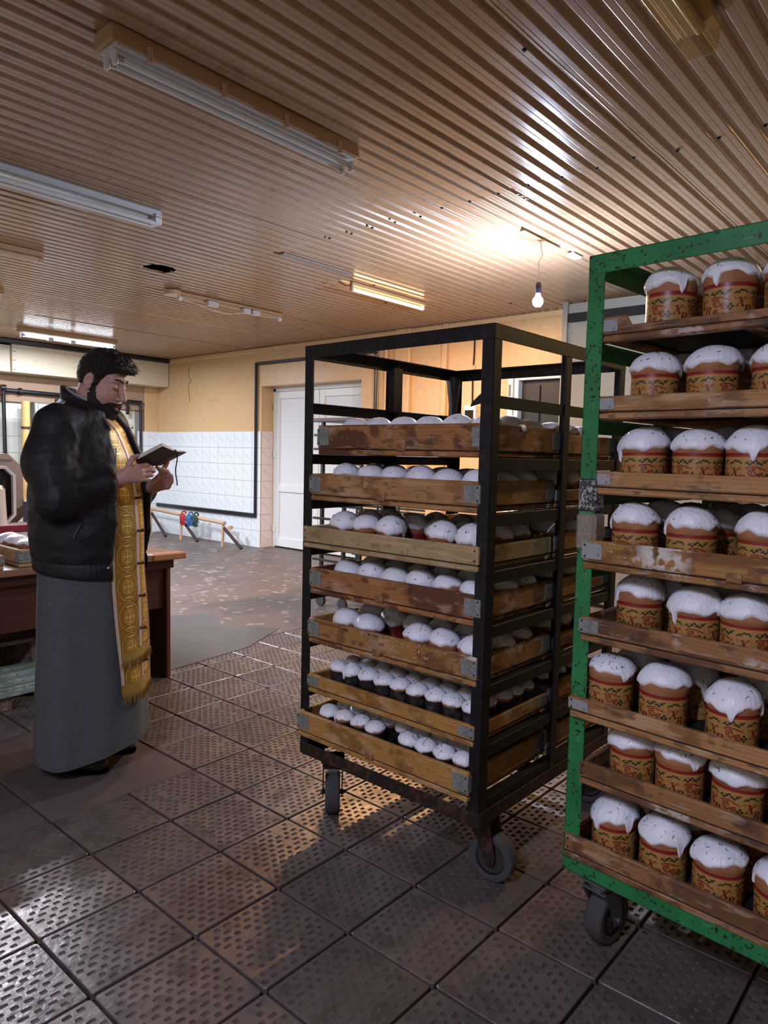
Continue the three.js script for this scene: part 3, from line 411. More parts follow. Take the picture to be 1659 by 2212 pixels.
{ // warm bare tube
  const t = thing('ceiling_lamp', 'glowing warm yellow fluorescent tube on the ceiling beyond the black rack', 'lamp'), z = -4.25;
  part(t, 'batten', cbox(1.02, 0.03, 0.04, 0.004, 4.92, CEIL - 0.016, z), M.lampBody); part(t, 'tube', at(new THREE.CylinderGeometry(0.014, 0.014, 0.96, 14), 4.91, CEIL - 0.06, z, 0, 0, Math.PI / 2), M.tubeWarm);
  for (const x of [4.42, 5.40]) part(t, 'lamp_holder', cbox(0.025, 0.06, 0.035, 0.005, x, CEIL - 0.045, z), M.clip);
  part(t, 'wire', tube([[4.41, CEIL - 0.03, z], [4.33, CEIL - 0.05, z + 0.02], [4.28, CEIL - 0.02, z - 0.02]], 0.004, 10, 5), M.dark);
  areaLight(t, 4.91, CEIL - 0.078, z, 0.96, 0.03, POWER.warmTube, WARM);
  const k = thing('ceiling_lamp', 'warm lit fluorescent fitting outside the picture on the right', 'lamp'); part(k, 'batten', cbox(1.24, 0.03, 0.05, 0.004, 4.9, CEIL - 0.016, -0.55), M.lampBody); part(k, 'tube', at(new THREE.CylinderGeometry(0.014, 0.014, 1.16, 14), 4.9, CEIL - 0.06, -0.55, 0, 0, Math.PI / 2), M.tubeWarm); areaLight(k, 4.9, CEIL - 0.078, -0.55, 1.16, 0.03, POWER.warmTubeRight, 0xffd08a);
}
twinFitting(1.46, 2.70, -7.1, { label: 'lit cool fluorescent fitting just outside the left edge of the picture', tubes: [-0.03, 0.03], lit: M.tubeCool, power: POWER.coolTube, color: COOL });
twinFitting(-1.65, -0.45, -0.55, { label: 'lit cool fluorescent fitting on the ceiling left of the photographer', tubes: [-0.03, 0.03], lit: M.tubeCool, power: POWER.coolTubeFront, color: COOLFRONT });
{ // clear sealed fitting at the top right
  const t = thing('ceiling_lamp', 'unlit lamp with clear plastic cover at the top right', 'lamp'), z = -0.86, x1 = 2.55, x0 = 1.3;
  const sh = new THREE.Shape(); [[-0.062, 0], [-0.05, -0.062], [-0.036, -0.075], [0.036, -0.075], [0.05, -0.062], [0.062, 0]].forEach(([a, b], i) => (i ? sh.lineTo(a, b) : sh.moveTo(a, b)));
  const g = new THREE.ExtrudeGeometry(sh, { depth: x1 - x0, bevelEnabled: true, bevelSize: 0.004, bevelThickness: 0.008, bevelSegments: 2 }); g.rotateY(Math.PI / 2); g.translate(x0, CEIL - 0.025, z); part(t, 'clear_cover', flat(g), M.diffuser);
  part(t, 'base', cbox(x1 - x0, 0.026, 0.13, 0.006, (x0 + x1) / 2, CEIL - 0.014, z), M.lampBody); part(t, 'gear_tray', cbox(x1 - x0 - 0.05, 0.02, 0.06, 0.004, (x0 + x1) / 2 - 0.02, CEIL - 0.04, z), std({ color: 0xa08a4a, roughness: 0.5 }));
  part(t, 'tube', at(new THREE.CylinderGeometry(0.013, 0.013, x1 - x0 - 0.12, 12), (x0 + x1) / 2 - 0.03, CEIL - 0.068, z + 0.025, 0, 0, Math.PI / 2), M.tubeOff);
}
{ // hanging bulb
  const t = thing('hanging_bulb', 'lit bare white bulb hanging on a thin cord from the ceiling', 'lamp'), x = 4.314, z = -2.423, yb = 2.405;
  part(t, 'cord', tube([[x, CEIL, z], [x + 0.012, 2.74, z + 0.004], [x + 0.02, 2.70, z + 0.01], [x - 0.006, 2.655, z], [x - 0.002, 2.6, z], [x - 0.01, 2.55, z], [x, 2.50, z]], 0.0035, 36, 6), M.cord);
  part(t, 'lamp_socket', lathe([[0.004, 0.075], [0.016, 0.07], [0.02, 0.05], [0.02, 0.015], [0.017, 0]], 18).translate(x, yb + 0.045, z), std({ color: 0x23253a, roughness: 0.4 }));
  part(t, 'collar', lathe([[0.014, 0.03], [0.0165, 0.018], [0.019, 0.0], [0.0205, -0.012], [0.0, -0.012]], 20).translate(x, yb + 0.03, z), M.white);
  part(t, 'bulb', lathe([[0.0, -0.038], [0.018, -0.035], [0.031, -0.021], [0.036, -0.002], [0.033, 0.012], [0.026, 0.022], [0.0195, 0.028]], 24).translate(x, yb - 0.008, z), M.bulbGlow);
  const l = new THREE.PointLight(BULB, POWER.bulb, 0, 2); l.position.set(x, yb - 0.012, z); l.castShadow = true; l.shadow.radius = 1.2; t.add(l);
  const c = thing('ceiling_cover', 'small white plastic cover on the ceiling behind the hanging bulb', 'cover'); part(c, 'cover', cbox(0.14, 0.02, 0.07, 0.008, 4.77, CEIL - 0.009, -2.405), M.white);
  const st = thing('mounting_strip', 'dull grey mounting strip left on the ceiling before the yellow tube', 'strip'); part(st, 'strip', cbox(0.72, 0.012, 0.05, 0.004, 3.85, CEIL - 0.005, -4.07), std({ color: 0x8d8078, roughness: 0.35 }));
  const st2 = thing('mounting_strip', 'narrow wood strip on the ceiling where the bulb cord comes out', 'strip'); part(st2, 'strip', cbox(0.5, 0.01, 0.035, 0.003, 4.32, CEIL - 0.004, -2.42), M.lampBody);
}
// ---------------------------------------------------------------- tray trolleys
// a trolley's own axes: x to the right along its front, z out of its front, y up; origin on the floor under the middle of the front
function trolleyFrame(P, th, w, rightCorner) { const a = V(Math.sin(th), 0, -Math.cos(th)); const o = V(P[0], 0, P[1]).addScaledVector(a, rightCorner ? w / 2 : -w / 2); return { o, ry: -(Math.PI / 2 + th), w }; }
const BLACK = trolleyFrame([1.754, -1.118], 0.008, 0.80, true), GREEN = trolleyFrame([1.793, -0.859], 0.083, 0.80, false);
function put(obj, F, x, y, z, turn = 0, tilt = 0) { const p = V(x, y, z).applyAxisAngle(V(0, 1, 0), F.ry); obj.position.copy(F.o).add(p); obj.rotation.set(0, F.ry + turn, tilt, 'YXZ'); return obj; }
function caster(parent, x, y, z, turn, R, fork, o = {}) {
  const c = sub(parent, 'caster'); c.position.set(x, 0, z); c.rotation.y = turn; const tr = o.trail ?? 0.035, wd = o.width ?? 0.055;
  part(c, 'swivel_plate', merge(cbox(0.1, 0.006, 0.085, 0.002, 0, y - 0.004, 0), at(new THREE.CylinderGeometry(0.03, 0.034, 0.022, 16), 0, y - 0.018, 0)), fork);
  const sh = new THREE.Shape(); [[-0.038, y - 0.03], [0.034, y - 0.03], [tr + 0.022, R + 0.012], [tr + 0.014, R - 0.016], [tr - 0.014, R - 0.016], [tr - 0.024, R + 0.02]].forEach(([a, b], i) => (i ? sh.lineTo(a, b) : sh.moveTo(a, b)));
  const cheek = (z0) => { const g = new THREE.ExtrudeGeometry(sh, { depth: 0.004, bevelEnabled: false }); g.translate(0, 0, z0); return g; };
  part(c, 'fork', merge(cheek(wd / 2 + 0.006), cheek(-wd / 2 - 0.01), cbox(0.072, 0.006, wd + 0.02, 0.001, -0.002, y - 0.03, 0)), fork);
  const wheel = sub(c, 'wheel'); wheel.position.set(tr, R, 0);
  const tyre = lathe([[R * 0.66, -wd / 2 + 0.003], [R * 0.9, -wd / 2], [R * 0.97, -wd / 2 + 0.004], [R, -wd / 2 + 0.012], [R, wd / 2 - 0.012], [R * 0.97, wd / 2 - 0.004], [R * 0.9, wd / 2], [R * 0.66, wd / 2 - 0.003]], 40); tyre.rotateX(Math.PI / 2); part(wheel, 'tyre', tyre, M.rubber);
  const hub = lathe([[0.0, -wd / 2 + 0.002], [R * 0.2, -wd / 2 + 0.002], [R * 0.24, -wd / 2 + 0.008], [R * 0.58, -wd / 2 + 0.012], [R * 0.68, -wd / 2 + 0.003], [R * 0.68, wd / 2 - 0.003], [R * 0.58, wd / 2 - 0.012], [R * 0.24, wd / 2 - 0.008], [R * 0.2, wd / 2 - 0.002], [0.0, wd / 2 - 0.002]], 32); hub.rotateX(Math.PI / 2); part(wheel, 'hub', hub, M.hub);
  part(c, 'axle', at(new THREE.CylinderGeometry(0.009, 0.009, wd + 0.034, 12), tr, R, 0, Math.PI / 2), fork);
}
function trolley(F, o) {
  const t = thing('tray_trolley', o.label, 'trolley'); put(t, F, 0, 0, 0); const w = F.w, d = o.depth, H = o.top, hb = o.bottom, m = o.mat, fl = o.flange, th = 0.004;
  const X = [-w / 2, w / 2], Zs = [0, -d / 2, -d];
  for (const [k, x] of X.entries()) for (const [q, z] of Zs.entries()) { // posts
    const ix = k ? -1 : 1, iz = q === 2 ? 1 : -1;
    if (q === 1) part(t, 'middle_post', angleBar([x, hb, z - fl / 2], [x, H - 0.01, z - fl / 2], fl * 0.9, th, [0, 0, 1], [ix, 0, 0]), m);
    else part(t, 'post', angleBar([x, hb - 0.0, z], [x, H - 0.002, z], fl, th, [ix, 0, 0], [0, 0, iz]), m);
  }
  const ring = (y, f, mm, nm, dir) => { part(t, nm, angleBar([X[0], y, 0.001], [X[1], y, 0.001], f, th, [0, dir, 0], [0, 0, -1]), mm); part(t, nm, angleBar([X[0], y, -d - 0.001], [X[1], y, -d - 0.001], f, th, [0, dir, 0], [0, 0, 1]), mm); for (const [k, x] of X.entries()) part(t, nm, angleBar([x + (k ? 0.001 : -0.001), y, 0], [x + (k ? 0.001 : -0.001), y, -d], f, th, [0, dir, 0], [k ? -1 : 1, 0, 0]), mm); };
  ring(H, fl * 1.05, m, 'top_rail', -1); ring(hb, fl * 1.1, o.baseMat || m, 'base_rail', 1);
  part(t, 'base_cross_bar', span(X[0], X[1], hb, hb + 0.03, -d / 2 - 0.02, -d / 2 + 0.02, 0.002), o.baseMat || m);
  for (const y of o.levels) for (const [k, x] of X.entries()) part(t, 'tray_runner', angleBar([x + (k ? -th : th), y - 0.004, -0.006], [x + (k ? -th : th), y - 0.004, -d + 0.006], 0.036, 0.003, [0, -1, 0], [k ? -1 : 1, 0, 0]).translate(0, 0, 0), m);
  for (const y of o.levels) for (const [k, x] of X.entries()) part(t, 'tray_runner_lip', span(x + (k ? -0.036 : 0.004), x + (k ? -0.004 : 0.036), y - 0.006, y - 0.003, -0.006, -d + 0.006, 0.0008), m);
  for (const [x, z, turn] of o.casters) caster(t, x, hb, z, turn, o.R, o.fork);
  return t;
}
const BL = [1.348, 1.183, 1.011, 0.845, 0.664, 0.477, 0.308], GL = [1.656, 1.456, 1.259, 1.058, 0.860, 0.649, 0.464, 0.245];
const tB = trolley(BLACK, { label: 'tall black steel tray trolley standing in the middle of the floor', depth: 0.914, top: 1.73, bottom: 0.228, mat: M.blackSteel, baseMat: M.brownSteel, flange: 0.042, levels: [1.53, ...BL], R: 0.077, fork: M.brownSteel, casters: [[0.336, -0.135, 0.12], [-0.283, -0.06, 2.36], [0.33, -0.83, 0.6], [-0.33, -0.83, 1.0]] });
part(tB, 'gusset_plate', span(-0.398, -0.36, 1.52, 1.70, -0.50, -0.445, 0.002), M.blackSteel);
part(tB, 'gusset_plate', at(new THREE.CylinderGeometry(0.035, 0.012, 0.2, 4), -0.365, 1.60, -0.86, 0, 0.785, 0), M.blackSteel);
for (const [x, z, s] of [[-0.4, 0, 1], [0.4, 0, -1]]) { const sh = new THREE.Shape(); sh.moveTo(0, 0); sh.lineTo(0.13 * s, 0); sh.lineTo(0, 0.13); const g = new THREE.ExtrudeGeometry(sh, { depth: 0.004, bevelEnabled: false }); g.rotateX(-Math.PI / 2); g.translate(x, 0.232, -0.001); part(tB, 'corner_gusset', flat(g), M.brownSteel); }
{ const hook = new THREE.Shape(); hook.moveTo(0, 0); hook.lineTo(-0.035, -0.028); hook.lineTo(-0.04, -0.04); hook.lineTo(0.004, -0.03); hook.lineTo(0.004, 0.035); const g = new THREE.ExtrudeGeometry(hook, { depth: 0.004, bevelEnabled: false }); g.translate(0.398 - 0.04, 1.535, -0.01); part(tB, 'bent_lug', flat(g), M.blackSteel); }
const tG = trolley(GREEN, { label: 'tall green painted tray trolley cut off by the right edge', depth: 0.87, top: 1.88, bottom: 0.20, mat: M.greenSteel, flange: 0.047, levels: GL.slice(0, 7), R: 0.075, fork: M.greySteel, casters: [[-0.305, -0.045, 1.5], [0.33, -0.06, 0.3], [0.33, -0.8, 0.6], [-0.33, -0.8, 1.0]] });
part(tG, 'tape_wrap', span(-0.404, -0.35, 1.205, 1.30, -0.05, 0.005, 0.008), M.tape, 'silvery peeling tape round the green post'); part(tG, 'tape_wrap', span(-0.406, -0.346, 1.10, 1.205, -0.054, 0.007, 0.01), M.tapeTan, 'tan packing tape round the green post');

// ---------------------------------------------------------------- wooden trays
const TL = 0.742, TW = 0.445;
function tray(label, wood, o = {}) {
  const t = thing('wooden_tray', label, 'tray', 'wooden bread trays'), h = o.h ?? 0.07, L = o.L ?? TL, W = o.W ?? TW, b = 0.02, tk = 0.017, m = M.wood[wood], pl = o.light ? M.plateLight : M.plate, r = mulberry(o.seed ?? 1);
  const uv = () => [r() * 2, r() * 0.2 + 0.1];
  const board = (nm, w, hh, d, x, y, z) => part(t, nm, cbox(w, hh, d, 0.0035, x, y, z, ...uv()), m);
  if (o.dip) { // low front board with raised ends
    const sh = new THREE.Shape(); [[-L / 2, 0], [L / 2, 0], [L / 2, h], [L / 2 - 0.075, h], [L / 2 - 0.09, h * 0.38], [-L / 2 + 0.09, h * 0.38], [-L / 2 + 0.075, h], [-L / 2, h]].forEach(([x, y], i) => (i ? sh.lineTo(x, y) : sh.moveTo(x, y)));
    const g = new THREE.ExtrudeGeometry(sh, { depth: tk - 0.004, bevelEnabled: true, bevelSize: 0.002, bevelThickness: 0.002, bevelSegments: 1 }); g.translate(0, b, W / 2 - tk + 0.002); part(t, 'front_board', planarUV(flat(g), 0, 1, 1, 1), m);
  } else board('front_board', L, h, tk, 0, b + h / 2, W / 2 - tk / 2);
  board('back_board', L, h, tk, 0, b + h / 2, -W / 2 + tk / 2);
  for (const s of [-1, 1]) board('end_board', tk, h, W - 2 * tk, s * (L / 2 - tk / 2), b + h / 2, 0);
  part(t, 'bottom_sheet', cbox(L - 0.006, 0.003, W - 0.006, 0.0005, 0, b - 0.0005, 0), M.mesh);
  for (const s of [-1, 1]) board('bottom_runner', L - 0.004, b - 0.003, 0.03, 0, (b - 0.003) / 2, s * (W / 2 - 0.016));
  for (const x of [-L * 0.46, 0, L * 0.46]) board('bottom_slat', 0.045, b - 0.005, W - 0.066, x, (b - 0.003) / 2 + 0.001, 0);
  if (!o.noPlates) for (const sx of [-1, 1]) for (const sz of [-1, 1]) { const pw = 0.058, ph = h * 0.72; part(t, 'corner_plate', merge(cbox(pw, ph, 0.0016, 0.0004, sx * (L / 2 - pw / 2 + 0.0008), b + h * 0.5, sz * (W / 2 + 0.0009)), cbox(0.0016, ph, pw * 0.9, 0.0004, sx * (L / 2 + 0.0009), b + h * 0.5, sz * (W / 2 - pw * 0.45 + 0.0008))), pl); }
  if (o.peg) part(t, 'peg', cbox(0.036, 0.022, 0.006, 0.002, o.peg, b + 0.006, W / 2 + 0.0012), M.wood[5]);
  for (const s of [-1, 1]) for (const k of [-1, 1]) part(t, 'nail', at(new THREE.CylinderGeometry(0.003, 0.003, 0.002, 6), s * (L / 2 - (o.noPlates ? 0.012 : 0.008)), b + h / 2 + k * h * 0.26, W / 2 + (o.noPlates ? 0.0005 : 0.002), Math.PI / 2), M.dark);
  return t;
}
const RANKB = ['topmost', 'second', 'third', 'fourth', 'fifth', 'sixth', 'lowest'];
const woodB = [0, 1, 2, 0, 3, 4, 4], hB = [0.082, 0.075, 0.056, 0.074, 0.07, 0.046, 0.074], xB = [0.022, 0.0, -0.006, 0.012, 0.01, 0.008, -0.012], zB = [-0.008, 0.0, 0.012, 0.002, 0.006, 0.004, 0.02];
BL.forEach((y, k) => {
  const f = tray(`${['dark stained', 'brown knotty', 'pale bare', 'rubbed brown', 'flour streaked', 'shallow orange', 'yellowish worn'][k]} wooden tray, ${RANKB[k]} in the front stack of the black trolley`, woodB[k], { h: hB[k], seed: 40 + k, L: k === 2 || k === 6 ? 0.762 : k === 0 ? 0.715 : 0.735, noPlates: k === 2, peg: k === 2 || k === 5 ? 0 : [0.03, -0.02, 0, -0.03, -0.03, 0, -0.02][k] || 0.02 });
  put(f, BLACK, xB[k], y - 0.003, zB[k] - TW / 2, [0.012, 0.0, 0, 0.006, 0.004, 0, 0.006][k]);
  const b = tray(`wooden tray, ${RANKB[k]} in the rear stack of the black trolley`, [1, 5, 4, 1, 5, 0, 1][k], { h: hB[6 - k] * 0.9, seed: 60 + k, L: 0.72 });
  put(b, BLACK, 0.012, y - 0.003, -0.457 - TW / 2, 0);
});
const RANKG = ['topmost', 'second', 'third', 'fourth', 'fifth', 'sixth', 'seventh', 'lowest'];
const hG = [0.042, 0.04, 0.04, 0.058, 0.047, 0.038, 0.044, 0.048], xG = [0.0, 0.0, 0.0, -0.008, -0.01, -0.02, 0.004, -0.025], zG = [0, 0, 0, 0.012, 0.008, 0.026, 0.004, 0.012];
GL.forEach((y, k) => {
  const f = tray(`${['low fronted', 'knotty brown', 'plain brown', 'floury', 'flour marked', 'smooth brown', 'dark scuffed', 'plateless brown'][k]} wooden tray, ${RANKG[k]} in the front stack of the green trolley`, [5, 1, 1, 3, 5, 1, 5, 5][k], { h: hG[k], seed: 80 + k, light: k !== 4, dip: k === 0, noPlates: k > 5, peg: k === 3 ? 0.02 : 0 });
  put(f, GREEN, xG[k], y - 0.003, zG[k] - TW / 2 - 0.006, [0, 0.004, 0, 0, 0.004, 0, 0.01, 0.014][k]);
  const b = tray(`wooden tray, ${RANKG[k]} in the rear stack of the green trolley`, [5, 0, 1, 1, 5, 0, 1, 0][k], { h: 0.045, seed: 100 + k, W: 0.41, L: 0.735 });
  put(b, GREEN, 0.0, y - 0.003, -0.45 - 0.205, 0);
});
// ---------------------------------------------------------------- iced Easter cakes
M.icing = phys({ color: 0xf0f0f2, roughness: 0.42, sheen: 0.15, bumpMap: rep(dataTex(128, 128, (u, v) => fbm(u * 6, v * 6, 700, 3, 6), false), 3, 3), bumpScale: 0.0015 });
M.crust = std({ map: dataTex(128, 64, (u, v) => { const n = fbm(u * 12, v * 6, 710, 4, 0); return mixc([0.27, 0.10, 0.035], [0.42, 0.18, 0.07], n); }), roughness: 0.65 });
M.sprinkle = std({ color: 0x1d1a1c, roughness: 0.5 });
function printedPaper(shift) {
  return canvasTex(1024, 256, (c, w, h) => {
    c.fillStyle = '#a97f42'; c.fillRect(0, 0, w, h); const r = mulberry(900 + shift);
    for (let k = 0; k < 900; k++) { c.fillStyle = `rgba(${120 + 60 * r()},${80 + 40 * r()},40,0.12)`; c.fillRect(r() * w, r() * h, 2 + r() * 8, 1 + r() * 3); }
    c.fillStyle = '#7e1f1c'; c.fillRect(0, 0, w, 30); c.fillStyle = '#a7342a'; c.fillRect(0, 22, w, 5); c.fillStyle = '#c99a55'; c.fillRect(0, 32, w, 3);
    const leaf = (x, y, a, s) => { c.save(); c.translate(x, y); c.rotate(a); c.beginPath(); c.moveTo(-s, 0); c.quadraticCurveTo(0, -s * 0.6, s, 0); c.quadraticCurveTo(0, s * 0.6, -s, 0); c.fill(); c.restore(); };
    for (let p = 0; p < 4; p++) { // four repeats round the cake
      const x0 = p * 256 + shift; c.save(); c.translate(x0 % w, 0);
      for (const q of [0, -w]) {
        c.save(); c.translate(q, 0);
        c.fillStyle = '#27301f'; for (let k = 0; k < 11; k++) leaf(14 + k * 11, 64 + 11 * Math.sin(k * 1.1), (k % 2 ? 0.7 : -0.6), 17); for (let k = 0; k < 6; k++) leaf(160 + k * 14, 62 + 9 * Math.cos(k), (k % 2 ? 0.5 : -0.5), 16);
        c.strokeStyle = '#7d2219'; c.lineWidth = 8; c.lineCap = 'round';
        const curl = (x, y, s) => { c.beginPath(); c.arc(x, y, s, 0.3, 5.2); c.stroke(); c.beginPath(); c.arc(x, y, s * 0.45, 2, 6.5); c.stroke(); };
        curl(50, 128, 24); curl(98, 150, 20); curl(46, 190, 18); curl(92, 206, 15); c.beginPath(); c.moveTo(16, 100); c.bezierCurveTo(50, 80, 90, 96, 120, 112); c.stroke();
        c.fillStyle = '#26301c'; for (const [a, b] of [[132, 140], [132, 172], [120, 156], [144, 156]]) { c.beginPath(); c.arc(a, b, 9, 0, 7); c.fill(); } leaf(132, 205, 1.57, 15);
        c.fillStyle = '#6e1d16'; c.font = 'italic bold 84px serif'; c.fillText('Х', 158, 158); c.fillText('В', 204, 204); c.strokeStyle = '#8a3a20'; c.lineWidth = 4; for (let k = 0; k < 7; k++) { c.beginPath(); c.arc(20 + k * 36, 100 + 6 * (k % 2), 9, 0.5, 4.5); c.stroke(); } c.strokeStyle = '#7d2219'; c.font = 'bold 40px serif'; c.strokeStyle = '#7d2219'; c.lineWidth = 4; c.beginPath(); c.moveTo(165, 200); c.bezierCurveTo(175, 225, 195, 190, 202, 226); c.stroke();
        c.fillStyle = '#8d6b2c'; for (let k = 0; k < 16; k++) { c.beginPath(); c.arc(k * 16 + 8, 244, 4, 0, 7); c.fill(); }
        c.restore();
      }
      c.restore();
    }
  });
}
M.paperPrint = [0, 90, 170].map((s) => std({ map: printedPaper(s), roughness: 0.38 }));
M.paperRed = std({ map: canvasTex(512, 128, (c, w, h) => { c.fillStyle = '#6d1d1a'; c.fillRect(0, 0, w, h); const r = mulberry(31); c.fillStyle = '#a0642f'; for (let k = 0; k < 60; k++) { c.globalAlpha = 0.6; c.beginPath(); c.arc(r() * w, 50 + r() * 70, 3 + 5 * r(), 0, 7); c.fill(); } c.globalAlpha = 1; c.fillStyle = '#8f2d24'; c.fillRect(0, 0, w, 12); }), roughness: 0.4 });
M.paperBlack = std({ map: canvasTex(512, 128, (c, w, h) => { c.fillStyle = '#15100e'; c.fillRect(0, 0, w, h); c.strokeStyle = '#4a423c'; c.lineWidth = 3; const r = mulberry(32); for (let k = 0; k < 26; k++) { const x = r() * w, y = 14 + r() * 104; for (let q = 0; q < 3; q++) { c.beginPath(); c.arc(x + q * 2, y, 5 + 5 * q, r() * 6, r() * 6 + 3.4); c.stroke(); } } }), roughness: 0.55 });
function cakeKind(seed, S) { // S: R radius, hp paper height, hc crust rim, H total height
  const r = mulberry(seed), { R, hp, H } = S, bulge = R * (1.03 + 0.05 * r()), yb = hp + (H - hp) * (0.12 + 0.12 * r()), lean = (r() - 0.5) * 0.5;
  const prof = []; for (let k = 0; k <= 16; k++) { const a = (k / 16) * Math.PI / 2; prof.push([bulge * Math.pow(Math.sin(a), 0.97), yb + (H - 0.006 - yb) * Math.pow(Math.cos(a), 1.0)]); } prof.push([bulge * 0.995, yb - 0.006], [R * 1.005, hp * 0.97], [R * 1.003, hp * 0.5], [R * 0.99, 0.006]);
  const acc = [0]; for (let i = 1; i < prof.length; i++) acc.push(acc[i - 1] + Math.hypot(prof[i][0] - prof[i - 1][0], prof[i][1] - prof[i - 1][1]));
  const on = (s) => { let i = 1; while (i < prof.length - 1 && acc[i] < s) i++; const t = clamp((s - acc[i - 1]) / (acc[i] - acc[i - 1])), x = lerp(prof[i - 1][0], prof[i][0], t), y = lerp(prof[i - 1][1], prof[i][1], t), dx = prof[i][0] - prof[i - 1][0], dy = prof[i][1] - prof[i - 1][1], l = Math.hypot(dx, dy); return [x, y, -dy / l, dx / l]; };
  const lump = (th, s) => 0.0045 * (R / 0.062) * (noise3(Math.cos(th) * s * 34 + seed, Math.sin(th) * s * 34, 3) - 0.5);
  const paper = lathe([[R * 0.97, 0], [R, 0.003], [R * 1.004, hp * 0.5], [R * 1.012, hp], [R * 1.0, hp + 0.001], [R * 0.985, hp - 0.006]], 36); { const p = paper.attributes.position, u = paper.attributes.uv; for (let i = 0; i < p.count; i++) u.setY(i, clamp(p.getY(i) / hp, 0.01, 0.99)); }
  const crust = lathe(prof.slice(0, 19).map((p) => [p[0] * 0.995, p[1] - 0.0008]).reverse(), 32);
  // icing cap with a wavy, dripping rim
  const NT = S.drips ? 112 : 48, NS = S.drips ? 15 : 11, rim = acc[16], drips = []; for (let k = 0; k < (S.drips ? Math.floor(r() * 4) : r() < 0.4 ? 1 : 0); k++) drips.push([r() * 6.283, (0.1 + 0.3 * r() * r() + 0.1 * r()) * hp, 0.085 + 0.05 * r()]);
  const p1 = r() * 6, p2 = r() * 6, base = rim * (S.cover ?? 0.97) * (0.95 + 0.1 * r());
  const edge = (th) => { let e = base + rim * 0.05 * (1.5 * Math.sin(th + p2 * 2) + Math.sin(th * 2 + p1) + 0.7 * Math.sin(th * 5 + p2) + 0.5 * Math.sin(th * 9 + p1 * 2)) ; for (const [a, l, w] of drips) { let d = Math.abs(th - a); d = Math.min(d, 6.283 - d); e += l * Math.exp(-Math.pow(d / w, 4)) + 0.25 * l * Math.exp(-Math.pow(d / (w * 2.4), 2)); } return Math.min(e, acc[acc.length - 1] - 0.01); };
  const P = [], I = [], U = []; P.push(0, 0, 0); U.push(0, 0);
  for (let j = 1; j <= NS; j++) for (let i = 0; i < NT; i++) {
    const th = (i / NT) * 6.28318, e = edge(th), q = Math.pow(j / NS, 0.9), s = e * q, [x, y, nx, ny] = on(s), t = (0.0035 + 0.0014 * sstep(0.7, 0.95, q)) * Math.sqrt(clamp((e - s) / 0.005)) * (R / 0.062) * 1.1 + lump(th, s) * (1 - q * q) + (j === NS ? -0.0012 : 0);
    const rr = x + nx * t; P.push(rr * Math.cos(th), y + ny * t, rr * Math.sin(th)); U.push(rr * Math.cos(th), rr * Math.sin(th));
  }
  { const t = 0.0038 + lump(0, 0); P[1] = prof[0][1] + t; }
  for (let i = 0; i < NT; i++) I.push(0, 1 + ((i + 1) % NT), 1 + i);
  for (let j = 0; j < NS - 1; j++) for (let i = 0; i < NT; i++) { const a = 1 + j * NT + i, b = 1 + j * NT + (i + 1) % NT, c = a + NT, d = b + NT; I.push(a, b, c, b, d, c); }
  const ice = new THREE.BufferGeometry(); ice.setAttribute('position', new THREE.Float32BufferAttribute(P, 3)); ice.setAttribute('uv', new THREE.Float32BufferAttribute(U.map((v) => v * 10), 2)); ice.setIndex(I); ice.computeVertexNormals();
  let spr = null;
  if (S.sprinkles) { const list = []; for (let k = 0; k < S.sprinkles; k++) { const th = r() * 6.283, s = rim * 0.82 * Math.sqrt(r()), [x, y, nx, ny] = on(s), dot = r() < 0.35, g = dot ? new THREE.OctahedronGeometry(0.0013) : new THREE.BoxGeometry(0.0042 + 0.005 * r(), 0.0009, 0.001); g.deleteAttribute('uv'); g.rotateY(r() * 6.3); g.rotateZ(-Math.atan2(nx, ny)); g.translate(x + nx * 0.0046, y + ny * 0.0046, 0); g.rotateY(-th); list.push(flat(g)); } spr = mergeGeometries(list); }
  for (const g of [crust, ice, spr]) if (g) { const p = g.attributes.position; for (let i = 0; i < p.count; i++) { const q = Math.max(0, p.getY(i) - hp) / (H - hp); p.setX(i, p.getX(i) + lean * 0.055 * R / 0.06 * q * q); } g.computeVertexNormals(); }
  return { paper, crust, ice, spr };
}
const BIG = [], MED = [], SML = [];
for (let k = 0; k < 9; k++) BIG.push(cakeKind(1000 + k * 7, { R: 0.0595, hp: 0.091, H: 0.156 + 0.005 * (k % 3), cover: 0.97 + 0.04 * (k % 4), drips: true, sprinkles: [46, 10, 30, 60, 24, 0, 40, 16, 50][k] }));
for (let k = 0; k < 6; k++) MED.push(cakeKind(2000 + k * 7, { R: 0.0485, hp: 0.052, H: 0.108 + 0.004 * (k % 3), cover: 1.05, sprinkles: [8, 0, 14, 0, 6, 20][k] }));
for (let k = 0; k < 5; k++) SML.push(cakeKind(3000 + k * 7, { R: 0.0335, hp: 0.07, H: 0.108, cover: 1.12, sprinkles: [8, 0, 12, 5, 0][k] }));
const proto = new Map();
function cake(kind, list, paper, name, label, group) { // one cake: clone of the first of its kind
  const key = name + kind + '/' + paper.uuid;
  let o; if (!proto.has(key)) {
    o = new THREE.Group(); const k = list[kind]; part(o, 'paper_case', k.paper, paper); part(o, 'crust', k.crust, M.crust); part(o, 'icing', k.ice, M.icing); if (k.spr) tag(part(o, 'sprinkles', k.spr, M.sprinkle), null, null, null, 'stuff'); proto.set(key, o);
  } else o = proto.get(key).clone();
  o.name = numbered(name); scene.add(o); o.userData = {}; return tag(o, label, 'cake', group);
}
const ROWN = ['front', 'second', 'third', 'rear', 'fifth'];
